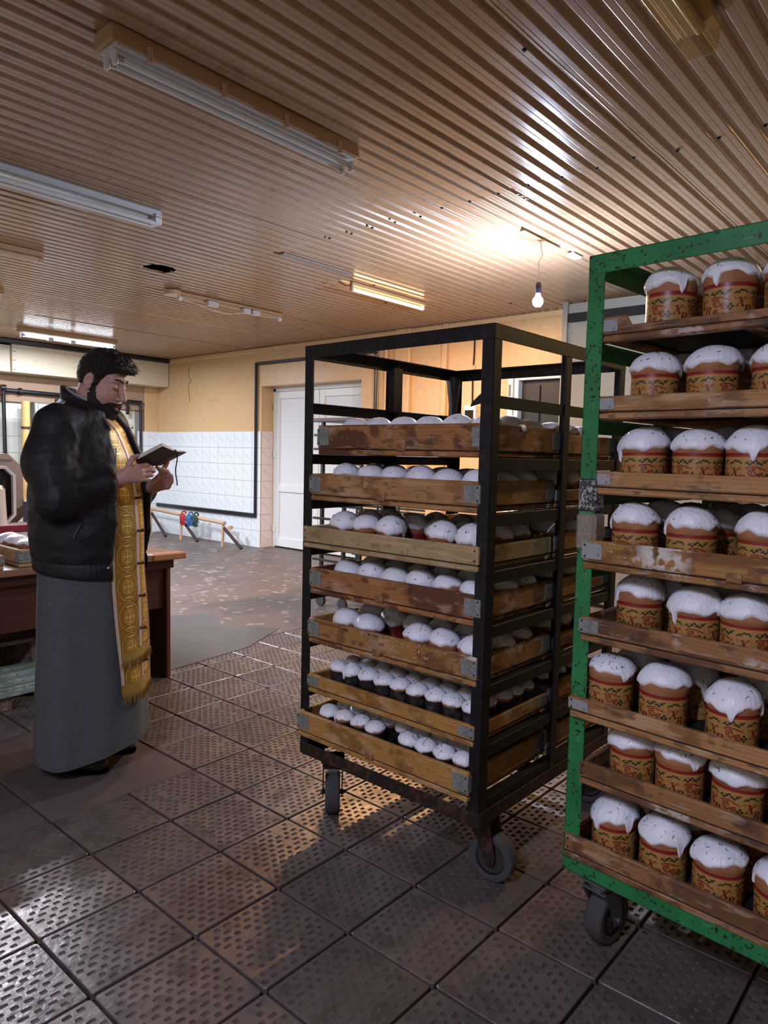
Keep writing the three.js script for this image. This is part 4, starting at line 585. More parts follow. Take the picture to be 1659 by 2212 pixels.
{
  const r = mulberry(4242);
  // big cakes on the green trolley: measured spots (x along the tray from its left end, z back from its front)
  const cols = [[0.155, 0.30, 0.44, 0.58], [0.125, 0.272, 0.425, 0.575], [0.105, 0.245, 0.375, 0.53], [0.105, 0.255, 0.425, 0.58], [0.115, 0.275, 0.40, 0.545], [0.075, 0.225, 0.395, 0.555], [0.115, 0.245, 0.385, 0.535], [0.105, 0.245, 0.385, 0.53]];
  GL.forEach((y, k) => {
    for (let row = 0; row < 3; row++) for (let c = 0; c < 4; c++) {
      if (k < 2 && row > 1 && c > 2) continue;
      const x = -TL / 2 + cols[k][c] + (row ? (r() - 0.5) * 0.01 + 0.016 * row : 0) + xG[k], z = zG[k] - 0.09 - row * 0.1385 + (r() - 0.5) * 0.006 - (k === 4 && c === 0 && !row ? 0.03 : 0);
      const o = cake(Math.floor(r() * BIG.length), BIG, M.paperPrint[Math.floor(r() * 3)], 'easter_cake', `iced cake in printed paper, ${ROWN[row]} row, ${ORD[c]} from left, ${RANKG[k]} front tray, green trolley`, 'large iced cakes on the green trolley');
      put(o, GREEN, x, y + 0.0195, z, r() * 6.28, (r() - 0.5) * 0.05);
    }
    if (k > 0) for (let c = 0; c < 3; c++) { const o = cake(Math.floor(r() * BIG.length), BIG, M.paperPrint[c], 'easter_cake', `iced cake in printed paper, ${ORD[c]} from left, ${RANKG[k]} rear tray, green trolley`, 'large iced cakes on the green trolley'); put(o, GREEN, -0.24 + c * 0.17 + (r() - 0.5) * 0.03, y + 0.0195, -0.57, r() * 6.28); }
  });
  // medium cakes on the five upper trays of the black trolley
  for (let k = 0; k < 5; k++) {
    for (let row = 0; row < 3; row++) for (let c = 0; c < 6; c++) {
      if ((k === 2 && row === 0 && c === 3) || (k === 4 && row === 0 && c === 2) || (k === 3 && row === 0 && c === 0 && false)) continue;
      const o = cake(Math.floor(r() * MED.length), MED, M.paperRed, 'iced_bun_cake', `domed white iced cake, ${ROWN[row]} row, ${ORD[c]} from left, ${RANKB[k]} front tray, black trolley`, 'medium iced cakes on the black trolley');
      put(o, BLACK, -0.25 + c * 0.1105 + xB[k] + (r() - 0.5) * 0.006 + (row % 2) * 0.006, BL[k] + 0.0195, zB[k] - 0.082 - row * 0.1255 + (r() - 0.5) * 0.006, r() * 6.28, (r() - 0.5) * 0.06);
    }
    for (let row = 0; row < 3; row++) for (let c = 0; c < (k ? 2 : 5); c++) { const o = cake(Math.floor(r() * MED.length), MED, M.paperRed, 'iced_bun_cake', `domed white iced cake, ${ROWN[row]} row, ${ORD[c]} from right, ${RANKB[k]} rear tray, black trolley`, 'medium iced cakes on the black trolley'); put(o, BLACK, 0.29 - c * 0.125 + (r() - 0.5) * 0.015, BL[k] + 0.0195, -0.457 - 0.088 - row * 0.122, r() * 6.28); }
  }
  // small cakes in black paper on the two lowest trays
  for (let k = 5; k < 7; k++) {
    for (let row = 0; row < 5; row++) for (let c = 0; c < 9; c++) {
      if (k === 6 && row === 0 && c === 4) continue;
      const o = cake(Math.floor(r() * SML.length), SML, M.paperBlack, 'small_easter_cake', `small black papered iced cake, ${ROWN[row]} row, ${ORD[c]} from left, ${RANKB[k]} front tray, black trolley`, 'small iced cakes in black paper');
      put(o, BLACK, -0.268 + c * 0.0738 + xB[k] + (r() - 0.5) * 0.008, BL[k] + 0.0195, zB[k] - 0.062 - row * 0.076 + (r() - 0.5) * 0.008, r() * 6.28, (r() - 0.5) * 0.06);
    }
    for (let row = 0; row < 4; row++) for (let c = 0; c < 2; c++) { const o = cake(Math.floor(r() * SML.length), SML, M.paperBlack, 'small_easter_cake', `small black papered iced cake, ${ROWN[row]} row, ${ORD[c]} from right, ${RANKB[k]} rear tray, black trolley`, 'small iced cakes in black paper'); put(o, BLACK, 0.315 - c * 0.09, BL[k] + 0.0195, -0.457 - 0.07 - row * 0.09, r() * 6.28); }
  }
}
// ---------------------------------------------------------------- the man with the book
// signed-distance modelling: smooth unions meshed with surface nets
const smin = (a, b, k) => { const h = clamp(0.5 + 0.5 * (b - a) / k); return lerp(b, a, h) - k * h * (1 - h); };
const smax = (a, b, k) => -smin(-a, -b, k);
const caps = (x, y, z, a, b, ra, rb) => { const bx = b[0] - a[0], by = b[1] - a[1], bz = b[2] - a[2], px = x - a[0], py = y - a[1], pz = z - a[2], t = clamp((px * bx + py * by + pz * bz) / (bx * bx + by * by + bz * bz)); return Math.hypot(px - bx * t, py - by * t, pz - bz * t) - lerp(ra, rb, t); };
const ell = (x, y, z, c, r) => { const px = x - c[0], py = y - c[1], pz = z - c[2], k0 = Math.hypot(px / r[0], py / r[1], pz / r[2]), k1 = Math.hypot(px / (r[0] * r[0]), py / (r[1] * r[1]), pz / (r[2] * r[2])); return k1 < 1e-9 ? -Math.min(...r) : k0 * (k0 - 1) / k1; };
const table = (T, y) => { if (y <= T[0][0]) return T[0]; for (let i = 1; i < T.length; i++) if (y <= T[i][0]) { const t = (y - T[i - 1][0]) / (T[i][0] - T[i - 1][0]), s = t * t * (3 - 2 * t) * 0.5 + t * 0.5; return T[i].map((v, k) => lerp(T[i - 1][k], v, s)); } return T[T.length - 1]; };
function netMesh(f, lo, hi, cell, colorFn) {
  const nx = Math.ceil((hi[0] - lo[0]) / cell) + 1, ny = Math.ceil((hi[1] - lo[1]) / cell) + 1, nz = Math.ceil((hi[2] - lo[2]) / cell) + 1, D = new Float32Array(nx * ny * nz);
  for (let k = 0, q = 0; k < nz; k++) for (let j = 0; j < ny; j++) for (let i = 0; i < nx; i++, q++) D[q] = f(lo[0] + i * cell, lo[1] + j * cell, lo[2] + k * cell);
  const at3 = (i, j, k) => (k * ny + j) * nx + i, id = new Int32Array(nx * ny * nz).fill(-1), P = [], I = [];
  for (let k = 0; k < nz - 1; k++) for (let j = 0; j < ny - 1; j++) for (let i = 0; i < nx - 1; i++) {
    let mask = 0, c = [0, 0, 0], n = 0; const v = []; for (let b = 0; b < 8; b++) { const d = D[at3(i + (b & 1), j + ((b >> 1) & 1), k + (b >> 2))]; v.push(d); if (d < 0) mask |= 1 << b; }
    if (mask === 0 || mask === 255) continue;
    for (let a = 0; a < 8; a++) for (const s of [1, 2, 4]) { const b = a | s; if (a & s || (v[a] < 0) === (v[b] < 0)) continue; const t = v[a] / (v[a] - v[b]); c[0] += (a & 1) + (s === 1 ? t : 0); c[1] += ((a >> 1) & 1) + (s === 2 ? t : 0); c[2] += (a >> 2) + (s === 4 ? t : 0); n++; }
    id[at3(i, j, k)] = P.length / 3; P.push(lo[0] + (i + c[0] / n) * cell, lo[1] + (j + c[1] / n) * cell, lo[2] + (k + c[2] / n) * cell);
  }
  const quad = (a, b, c, d, flip) => { if (a < 0 || b < 0 || c < 0 || d < 0) return; flip ? I.push(a, c, b, b, c, d) : I.push(a, b, c, b, d, c); };
  for (let k = 1; k < nz - 1; k++) for (let j = 1; j < ny - 1; j++) for (let i = 1; i < nx - 1; i++) {
    const s = D[at3(i, j, k)] < 0;
    if (s !== D[at3(i + 1, j, k)] < 0) quad(id[at3(i, j - 1, k - 1)], id[at3(i, j, k - 1)], id[at3(i, j - 1, k)], id[at3(i, j, k)], !s);
    if (s !== D[at3(i, j + 1, k)] < 0) quad(id[at3(i - 1, j, k - 1)], id[at3(i, j, k - 1)], id[at3(i - 1, j, k)], id[at3(i, j, k)], s);
    if (s !== D[at3(i, j, k + 1)] < 0) quad(id[at3(i - 1, j - 1, k)], id[at3(i, j - 1, k)], id[at3(i - 1, j, k)], id[at3(i, j, k)], !s);
  }
  const N = new Float32Array(P.length), U = new Float32Array(P.length / 3 * 2), C = colorFn ? new Float32Array(P.length) : null, e = cell * 0.5;
  for (let i = 0; i < P.length; i += 3) {
    const x = P[i], y = P[i + 1], z = P[i + 2], gx = f(x + e, y, z) - f(x - e, y, z), gy = f(x, y + e, z) - f(x, y - e, z), gz = f(x, y, z + e) - f(x, y, z - e), l = Math.hypot(gx, gy, gz) || 1;
    N[i] = gx / l; N[i + 1] = gy / l; N[i + 2] = gz / l; U[i / 3 * 2] = Math.atan2(x, z) * 0.22; U[i / 3 * 2 + 1] = y; if (C) { const c = colorFn(x, y, z); C[i] = c[0]; C[i + 1] = c[1]; C[i + 2] = c[2]; }
  }
  const g = new THREE.BufferGeometry(); g.setAttribute('position', new THREE.Float32BufferAttribute(P, 3)); g.setAttribute('normal', new THREE.BufferAttribute(N, 3)); g.setAttribute('uv', new THREE.BufferAttribute(U, 2)); if (C) g.setAttribute('color', new THREE.BufferAttribute(C, 3)); g.setIndex(I); return g;
}
const man = thing('person', 'bearded man in black jacket and grey cassock reading from an open book', 'person');
man.position.set(1.452, 0, -2.90); man.rotation.y = 0.586;
// ---- head, in head axes (z forward)
function headD(X, y, z) {
  const x = Math.abs(X);
  let d = ell(x, y, z, [0, 0.034, -0.012], [0.077, 0.098, 0.098]);
  d = smin(d, ell(x, y, z, [0, -0.048, 0.028], [0.064, 0.082, 0.072]), 0.03);
  d = smin(d, ell(x, y, z, [0.036, -0.034, 0.055], [0.034, 0.036, 0.036]), 0.02);
  d = smin(d, ell(x, y, z, [0.05, -0.075, 0.005], [0.02, 0.035, 0.04]), 0.03);
  d = smin(d, ell(x, y, z, [0, -0.108, 0.07], [0.028, 0.022, 0.024]), 0.022);
  d = smin(d, caps(x, y, z, [0, 0.042, 0.083], [0.04, 0.036, 0.068], 0.015, 0.012), 0.016);
  d = smax(d, -ell(x, y, z, [0.034, 0.014, 0.106], [0.02, 0.013, 0.02]), 0.012);
  d = smin(d, ell(x, y, z, [0.033, 0.010, 0.0745], [0.0165, 0.0115, 0.0145]), 0.004);
  d = smin(d, caps(x, y, z, [0, 0.022, 0.09], [0, -0.026, 0.117], 0.009, 0.0125), 0.01);
  d = smin(d, ell(x, y, z, [0, -0.03, 0.118], [0.0125, 0.0105, 0.0125]), 0.008);
  d = smin(d, ell(x, y, z, [0.0145, -0.034, 0.104], [0.009, 0.008, 0.011]), 0.006);
  d = smax(d, -ell(x, y, z, [0.008, -0.041, 0.108], [0.0045, 0.005, 0.006]), 0.003);
  d = smin(d, ell(x, y, z, [0, -0.064, 0.094], [0.026, 0.013, 0.016]), 0.012);
  d = smin(d, caps(x, y, z, [0, -0.0625, 0.1085], [0.02, -0.0665, 0.096], 0.0052, 0.003), 0.004);
  d = smin(d, caps(x, y, z, [0, -0.082, 0.103], [0.018, -0.0775, 0.094], 0.0062, 0.0032), 0.004);
  d = smax(d, -ell(x, y, z, [0, -0.0715, 0.106], [0.017, 0.0048, 0.012]), 0.003);
  let ear = ell(x - 0.3 * (-(z + 0.012)) * 0.6, y, z, [0.082, -0.002, -0.012], [0.0105, 0.034, 0.0205]); ear = smax(ear, -ell(x, y, z, [0.096, 0.005, -0.008], [0.011, 0.02, 0.011]), 0.004); ear = smin(ear, ell(x, y, z, [0.079, -0.03, -0.004], [0.008, 0.0105, 0.009]), 0.006);
  return smin(d, ear, 0.006);
}
const skinColor = (x, y, z) => { const lip = sstep(0.03, 0.015, Math.abs(x)) * sstep(0.016, 0.009, Math.abs(y + 0.0725)) * sstep(0.09, 0.097, z), ch = Math.exp(-(Math.pow((Math.abs(x) - 0.045) / 0.025, 2) + Math.pow((y + 0.03) / 0.03, 2))), n = noise3(x * 160, y * 160, z * 160); let c = mixc([0.52, 0.315, 0.245], [0.57, 0.355, 0.28], n); c = mixc(c, [0.56, 0.28, 0.22], ch * 0.5); return mixc(c, [0.38, 0.14, 0.115], lip * 0.8); };
const hairNoise = (x, y, z) => 0.004 * (noise3(x * 150, y * 60 + z * 40, z * 110) - 0.5) + 0.005 * (noise3(x * 50, y * 40, z * 40 + 9) - 0.5);
const HL = [[-0.13, -0.062], [-0.05, -0.066], [-0.036, -0.04], [-0.03, 0.0], [-0.02, 0.034], [0.004, 0.03], [0.01, -0.012], [0.024, -0.012], [0.032, 0.02], [0.05, 0.052], [0.07, 0.07], [0.13, 0.078]];
function hairD(X, y, z) {
  const x = Math.abs(X); let d = ell(x, y, z, [0, 0.036, -0.013], [0.085, 0.108, 0.108]);
  d = smin(d, ell(x, y, z, [0, 0.11, 0.03], [0.07, 0.036, 0.066]), 0.03); d = smin(d, ell(x, y, z, [0.008, 0.094, 0.082], [0.058, 0.024, 0.032]), 0.02);
  d += hairNoise(X, y, z) * 1.3; const lim = table(HL, z)[1] + 0.006 * (noise3(X * 90, 3, z * 90) - 0.5);
  const side = sstep(0.03, 0.06, x); // the sideburn only at the sides
  return smax(d, (z > 0.005 && z < 0.03 ? lerp(0.04, lim, side) : lim) - y, 0.004);
}
const BL2 = [[-0.02, -0.06], [0.002, -0.045], [0.008, -0.004], [0.018, -0.008], [0.028, -0.036], [0.044, -0.06], [0.064, -0.072], [0.082, -0.058], [0.13, -0.048]];
function beardD(X, y, z) {
  const x = Math.abs(X); let d = headD(X, y, z) - 0.0032 - 0.005 * sstep(-0.06, -0.1, y);
  d = smin(d, ell(x, y, z, [0, -0.118, 0.062], [0.042, 0.03, 0.042]), 0.02); d = smin(d, caps(x, y, z, [0, -0.0525, 0.109], [0.031, -0.072, 0.086], 0.0075, 0.006), 0.006); d += hairNoise(X, y, z) * 0.8;
  const lim = table(BL2, z)[1] - (x < 0.03 && z > 0.07 ? 0 : 0) + 0.005 * (noise3(X * 120, 7, z * 120) - 0.5);
  d = smax(d, y - lim, 0.005); d = smax(d, -0.012 - z - 0.6 * (y + 0.05), 0.004);
  d = smax(d, -ell(x, y, z, [0, -0.0725, 0.108], [0.021, 0.0125, 0.02]), 0.003); // lips stay free
  d = smax(d, -ell(x, y, z, [0, -0.02, 0.12], [0.026, 0.025, 0.05]), 0.003); return d;
}
const headM = new THREE.Matrix4().compose(V(0, 1.622, 0.056), new THREE.Quaternion().setFromEuler(new THREE.Euler(0.40, -0.06, 0.03, 'YXZ')), V(0.97, 0.97, 0.97));
const headGeo = netMesh(headD, [-0.105, -0.145, -0.125], [0.105, 0.145, 0.145], 0.003, skinColor); headGeo.applyMatrix4(headM);
const bodySkin = [headGeo];
// ---- hands in body axes (x to his left, z to his front)
function handD(H) {
  return (x, y, z) => {
    let d = 9; for (let i = 0; i < 4; i++) d = smin(d, caps(x, y, z, H.wrist, H.fingers[i][0], 0.024, 0.0145), 0.014);
    d = smin(d, caps(x, y, z, H.arm, H.wrist, 0.031, 0.025), 0.012); d = smin(d, caps(x, y, z, H.wrist, H.thumb[0], 0.02, 0.0165), 0.014);
    let fg = 9; for (const F of H.fingers) { let q = 9; for (let i = 0; i < F.length - 1; i++) q = smin(q, caps(x, y, z, F[i], F[i + 1], 0.0108 - 0.0012 * i, 0.0098 - 0.0012 * i), 0.003); fg = smin(fg, q, 0.0016); }
    let th = 9; for (let i = 0; i < H.thumb.length - 1; i++) th = smin(th, caps(x, y, z, H.thumb[i], H.thumb[i + 1], 0.0135 - 0.0018 * i, 0.0118 - 0.0018 * i), 0.004);
    return smin(smin(d, fg, 0.007), th, 0.006);
  };
}
const RIGHT = { arm: [-0.16, 1.222, 0.175], wrist: [-0.137, 1.234, 0.211], fingers: [
  [[-0.100, 1.277, 0.256], [-0.064, 1.284, 0.278], [-0.038, 1.276, 0.284], [-0.016, 1.270, 0.286]], [[-0.096, 1.260, 0.266], [-0.056, 1.266, 0.291], [-0.031, 1.261, 0.293], [-0.017, 1.257, 0.284]],
  [[-0.096, 1.243, 0.267], [-0.062, 1.246, 0.29], [-0.04, 1.243, 0.288], [-0.031, 1.24, 0.278]], [[-0.101, 1.227, 0.262], [-0.076, 1.227, 0.279], [-0.06, 1.225, 0.278], [-0.053, 1.224, 0.27]]],
  thumb: [[-0.128, 1.262, 0.232], [-0.129, 1.291, 0.238], [-0.117, 1.313, 0.246], [-0.099, 1.322, 0.256]] };
const LEFT = { arm: [0.175, 1.168, 0.165], wrist: [0.152, 1.188, 0.205], fingers: [
  [[0.108, 1.232, 0.262], [0.07, 1.256, 0.278], [0.044, 1.268, 0.281], [0.026, 1.276, 0.280]], [[0.108, 1.218, 0.276], [0.075, 1.243, 0.297], [0.05, 1.259, 0.302], [0.034, 1.27, 0.301]],
  [[0.112, 1.204, 0.284], [0.084, 1.226, 0.31], [0.062, 1.245, 0.318], [0.048, 1.26, 0.317]], [[0.118, 1.192, 0.286], [0.097, 1.212, 0.312], [0.08, 1.23, 0.321], [0.07, 1.243, 0.322]]],
  thumb: [[0.135, 1.222, 0.238], [0.125, 1.262, 0.262], [0.106, 1.287, 0.285], [0.088, 1.296, 0.3]] };
const handColor = (x, y, z) => mixc([0.49, 0.28, 0.225], [0.54, 0.325, 0.26], noise3(x * 120, y * 120, z * 120));
for (const H of [RIGHT, LEFT]) { const pts = [H.arm, H.wrist, ...H.fingers.flat(), ...H.thumb], lo = [0, 1, 2].map((k) => Math.min(...pts.map((p) => p[k])) - 0.036), hi = [0, 1, 2].map((k) => Math.max(...pts.map((p) => p[k])) + 0.036); bodySkin.push(netMesh(handD(H), lo, hi, 0.0028, handColor)); }
// ---- the rest of the body, under the clothes
function bodyD(x, y, z) {
  const X = Math.abs(x); let d = caps(x, y, z, [0, 1.46, -0.035], [0, 1.60, 0.015], 0.062, 0.058);
  d = smin(d, ell(x, y, z, [0, 1.25, 0], [0.18, 0.26, 0.13]), 0.05); d = smin(d, ell(x, y, z, [0, 0.95, 0], [0.17, 0.18, 0.13]), 0.06);
  d = smin(d, caps(x, y, z, [-0.17, 1.43, -0.03], [-0.28, 1.15, 0.02], 0.05, 0.042), 0.04); d = smin(d, caps(x, y, z, [-0.28, 1.15, 0.02], RIGHT.wrist, 0.04, 0.028), 0.02);
  d = smin(d, caps(x, y, z, [0.17, 1.43, -0.03], [0.285, 1.14, 0.04], 0.05, 0.042), 0.04); d = smin(d, caps(x, y, z, [0.285, 1.14, 0.04], LEFT.wrist, 0.04, 0.028), 0.02);
  d = smin(d, caps(X, y, z, [0.1, 0.9, 0], [0.105, 0.5, 0.0], 0.085, 0.06), 0.04); return smin(d, caps(X, y, z, [0.105, 0.5, 0.0], [0.105, 0.06, -0.06], 0.058, 0.04), 0.03);
}
bodySkin.push(netMesh(bodyD, [-0.38, 0.0, -0.2], [0.38, 1.68, 0.28], 0.013, handColor));
const bodyGeo = mergeGeometries(bodySkin.map((g) => { const q = g.toNonIndexed(); return q; }));
const body = part(man, 'body', bodyGeo, std({ vertexColors: true, roughness: 0.58 }));
const darkHair = std({ color: 0x16110f, roughness: 0.55, bumpMap: rep(dataTex(128, 128, (u, v) => n2(u * 64, v * 8, 801, 64), false), 12, 12), bumpScale: 0.002 });
const hairG = netMesh(hairD, [-0.11, -0.09, -0.14], [0.11, 0.17, 0.14], 0.0034); hairG.applyMatrix4(headM); part(man, 'hair', hairG, darkHair);
const beardG = netMesh(beardD, [-0.1, -0.17, -0.06], [0.1, 0.02, 0.15], 0.0034); beardG.applyMatrix4(headM); part(man, 'beard', beardG, std({ color: 0x2a1d18, roughness: 0.75 }));
for (const s of [-1, 1]) {
  const eb = tube([[s * 0.012, 0.037, 0.099], [s * 0.026, 0.044, 0.093], [s * 0.04, 0.043, 0.081], [s * 0.051, 0.034, 0.066]], 0.0034, 14, 7); eb.scale(1, 1, 1); eb.applyMatrix4(headM); part(man, 'eyebrow', eb, darkHair);
  const el = tube([[s * 0.019, 0.003, 0.0895], [s * 0.027, -0.0005, 0.0925], [s * 0.036, 0.0, 0.0905], [s * 0.047, 0.004, 0.082]], 0.0016, 12, 5); el.applyMatrix4(headM); part(man, 'eyelashes', el, darkHair);
}
{ // short hair tufts that roughen the outline
  const r = mulberry(606), list = [], pa = hairG.attributes.position, na = hairG.attributes.normal, inv = headM.clone().invert(), q = new THREE.Vector3(), n = new THREE.Vector3(), up = V(0, 1, 0);
  for (let k = 0; k < 2200; k++) {
    const i = Math.floor(r() * pa.count); q.fromBufferAttribute(pa, i); n.fromBufferAttribute(na, i); const h = q.clone().applyMatrix4(inv); if (h.y < table(HL, h.z)[1] + 0.004) continue;
    const fr = sstep(-0.03, 0.08, h.z) * sstep(0.05, 0.1, h.y), L = lerp(0.008, 0.018, fr) * (0.6 + 0.8 * r()), flow = V((r() - 0.5) * 0.6, h.z < -0.05 ? -0.8 : -0.1, fr > 0.1 ? 1 : 0.3).multiplyScalar(lerp(0.5, 1.3, fr)).applyQuaternion(new THREE.Quaternion().setFromRotationMatrix(headM)), dir = n.clone().multiplyScalar(0.3).add(flow).normalize();
    const g = new THREE.ConeGeometry(0.0011, L, 3, 1, true); g.deleteAttribute('uv'); g.translate(0, L * 0.45, 0); g.applyQuaternion(new THREE.Quaternion().setFromUnitVectors(up, dir)); g.translate(q.x, q.y, q.z); list.push(flat(g));
  }
  tag(part(man, 'hair_tufts', mergeGeometries(list), darkHair), null, null, null, 'stuff');
}
{ // short beard hairs that soften its edge
  const r = mulberry(607), list = [], pa = beardG.attributes.position, na = beardG.attributes.normal, q = new THREE.Vector3(), n = new THREE.Vector3(), up = V(0, 1, 0), rotH = new THREE.Quaternion().setFromRotationMatrix(headM);
  for (let k = 0; k < 1800; k++) { const i = Math.floor(r() * pa.count); q.fromBufferAttribute(pa, i); n.fromBufferAttribute(na, i); const L = 0.005 + 0.006 * r(), dir = n.clone().multiplyScalar(0.5).add(V((r() - 0.5) * 0.5, -0.8, 0.35 + (r() - 0.5) * 0.5).applyQuaternion(rotH)).normalize(), g = new THREE.ConeGeometry(0.0008, L, 3, 1, true); g.deleteAttribute('uv'); g.translate(0, L * 0.4, 0); g.applyQuaternion(new THREE.Quaternion().setFromUnitVectors(up, dir)); g.translate(q.x, q.y, q.z); list.push(flat(g)); }
  tag(part(man, 'beard_hairs', mergeGeometries(list), std({ color: 0x2a1d18, roughness: 0.75 })), null, null, null, 'stuff');
}
// ---- cassock
const CT = [[0.05, 0.268, 0.222, 0.0], [0.3, 0.256, 0.214, 0.0], [0.6, 0.246, 0.206, 0.0], [0.85, 0.236, 0.2, 0.0], [1.0, 0.234, 0.199, 0.002], [1.15, 0.232, 0.19, 0.002], [1.3, 0.222, 0.172, -0.004], [1.42, 0.2, 0.14, -0.014], [1.48, 0.14, 0.105, -0.02], [1.52, 0.085, 0.085, -0.02]];
const foldR = (a, y) => { const k = sstep(1.05, 0.15, y); return 1 + k * (0.035 * Math.cos(3 * a + 0.6) + 0.03 * Math.cos(5 * a + 2.2 + 0.6 * y) + 0.016 * Math.cos(9 * a + 1.1)); };
const hemY = (a) => 0.085 + 0.03 * Math.cos(a - 0.5) + 0.012 * Math.cos(3 * a + 1);
function cassockPoint(a, y) { const [, rx, rz, cz] = table(CT, y), f = foldR(a, y); return [rx * f * Math.sin(a), y, cz + rz * f * Math.cos(a)]; }
function cassockZ(x, y) { const [, rx, rz, cz] = table(CT, y); let a = Math.asin(clamp(x / rx, -0.98, 0.98)); for (let i = 0; i < 4; i++) { const p = cassockPoint(a, y); a += (x - p[0]) / (rx * 0.9); } return cassockPoint(a, y)[2]; }
{
  const NA = 120, NY = 46, P = [], I = [], U = [];
  for (const inner of [0, 1]) for (let j = 0; j <= NY; j++) for (let i = 0; i <= NA; i++) { const a = i / NA * 6.28318530718, h = hemY(a), y = lerp(h, 1.5, j / NY), p = cassockPoint(a, y), s = inner ? 0.985 : 1; P.push(p[0] * s, p[1], p[2] * s); U.push(a * 0.24, y); }
  const W1 = NA + 1, off = W1 * (NY + 1); for (let j = 0; j < NY; j++) for (let i = 0; i < NA; i++) { const a = j * W1 + i; I.push(a, a + 1, a + W1, a + 1, a + W1 + 1, a + W1); const b = a + off; I.push(b, b + W1, b + 1, b + 1, b + W1, b + W1 + 1); }
  for (let i = 0; i < NA; i++) I.push(i, off + i, i + 1, i + 1, off + i, off + i + 1);
  const g = new THREE.BufferGeometry(); g.setAttribute('position', new THREE.Float32BufferAttribute(P, 3)); g.setAttribute('uv', new THREE.Float32BufferAttribute(U, 2)); g.setIndex(I); g.computeVertexNormals();
  const wool = std({ map: rep(dataTex(256, 256, (u, v) => { const a = n2(u * 128, v * 8, 901, 128), b = n2(u * 8, v * 128, 902, 0), n = fbm(u * 6, v * 6, 903, 3, 6); return mixc([0.052, 0.06, 0.062], [0.094, 0.104, 0.106], clamp(0.4 * a + 0.4 * b + 0.4 * n - 0.1)); }), 6, 6), roughness: 0.85 });
  M.wool = wool; part(man, 'cassock', g, wool);
  const band = [], C0 = 0.078; for (let j = 0; j < 2; j++) for (let i = 0; i <= 40; i++) { const a = i / 40 * 6.2832; band.push([C0 * Math.sin(a), 1.498 + j * 0.05 - 0.34 * C0 * Math.cos(a) * 1.5 + 0.012, C0 * 1.06 * Math.cos(a) - 0.012]); }
  const bp = [], bi = []; band.forEach((p) => bp.push(...p)); for (let i = 0; i < 40; i++) bi.push(i, i + 1, 41 + i, i + 1, 42 + i, 41 + i); const bg = new THREE.BufferGeometry(); bg.setAttribute('position', new THREE.Float32BufferAttribute(bp, 3)); bg.setAttribute('uv', new THREE.Float32BufferAttribute(band.flatMap((p) => [p[0], p[1]]), 2)); bg.setIndex(bi); bg.computeVertexNormals(); part(man, 'stand_collar', bg, wool);
  part(man, 'collar_piping', tube(band.slice(41, 81).map((p) => [p[0], p[1] + 0.001, p[2]]), 0.0024, 60, 6, true), std({ color: 0xcfcac4, roughness: 0.6 }), 'white edging on the stand collar');
}
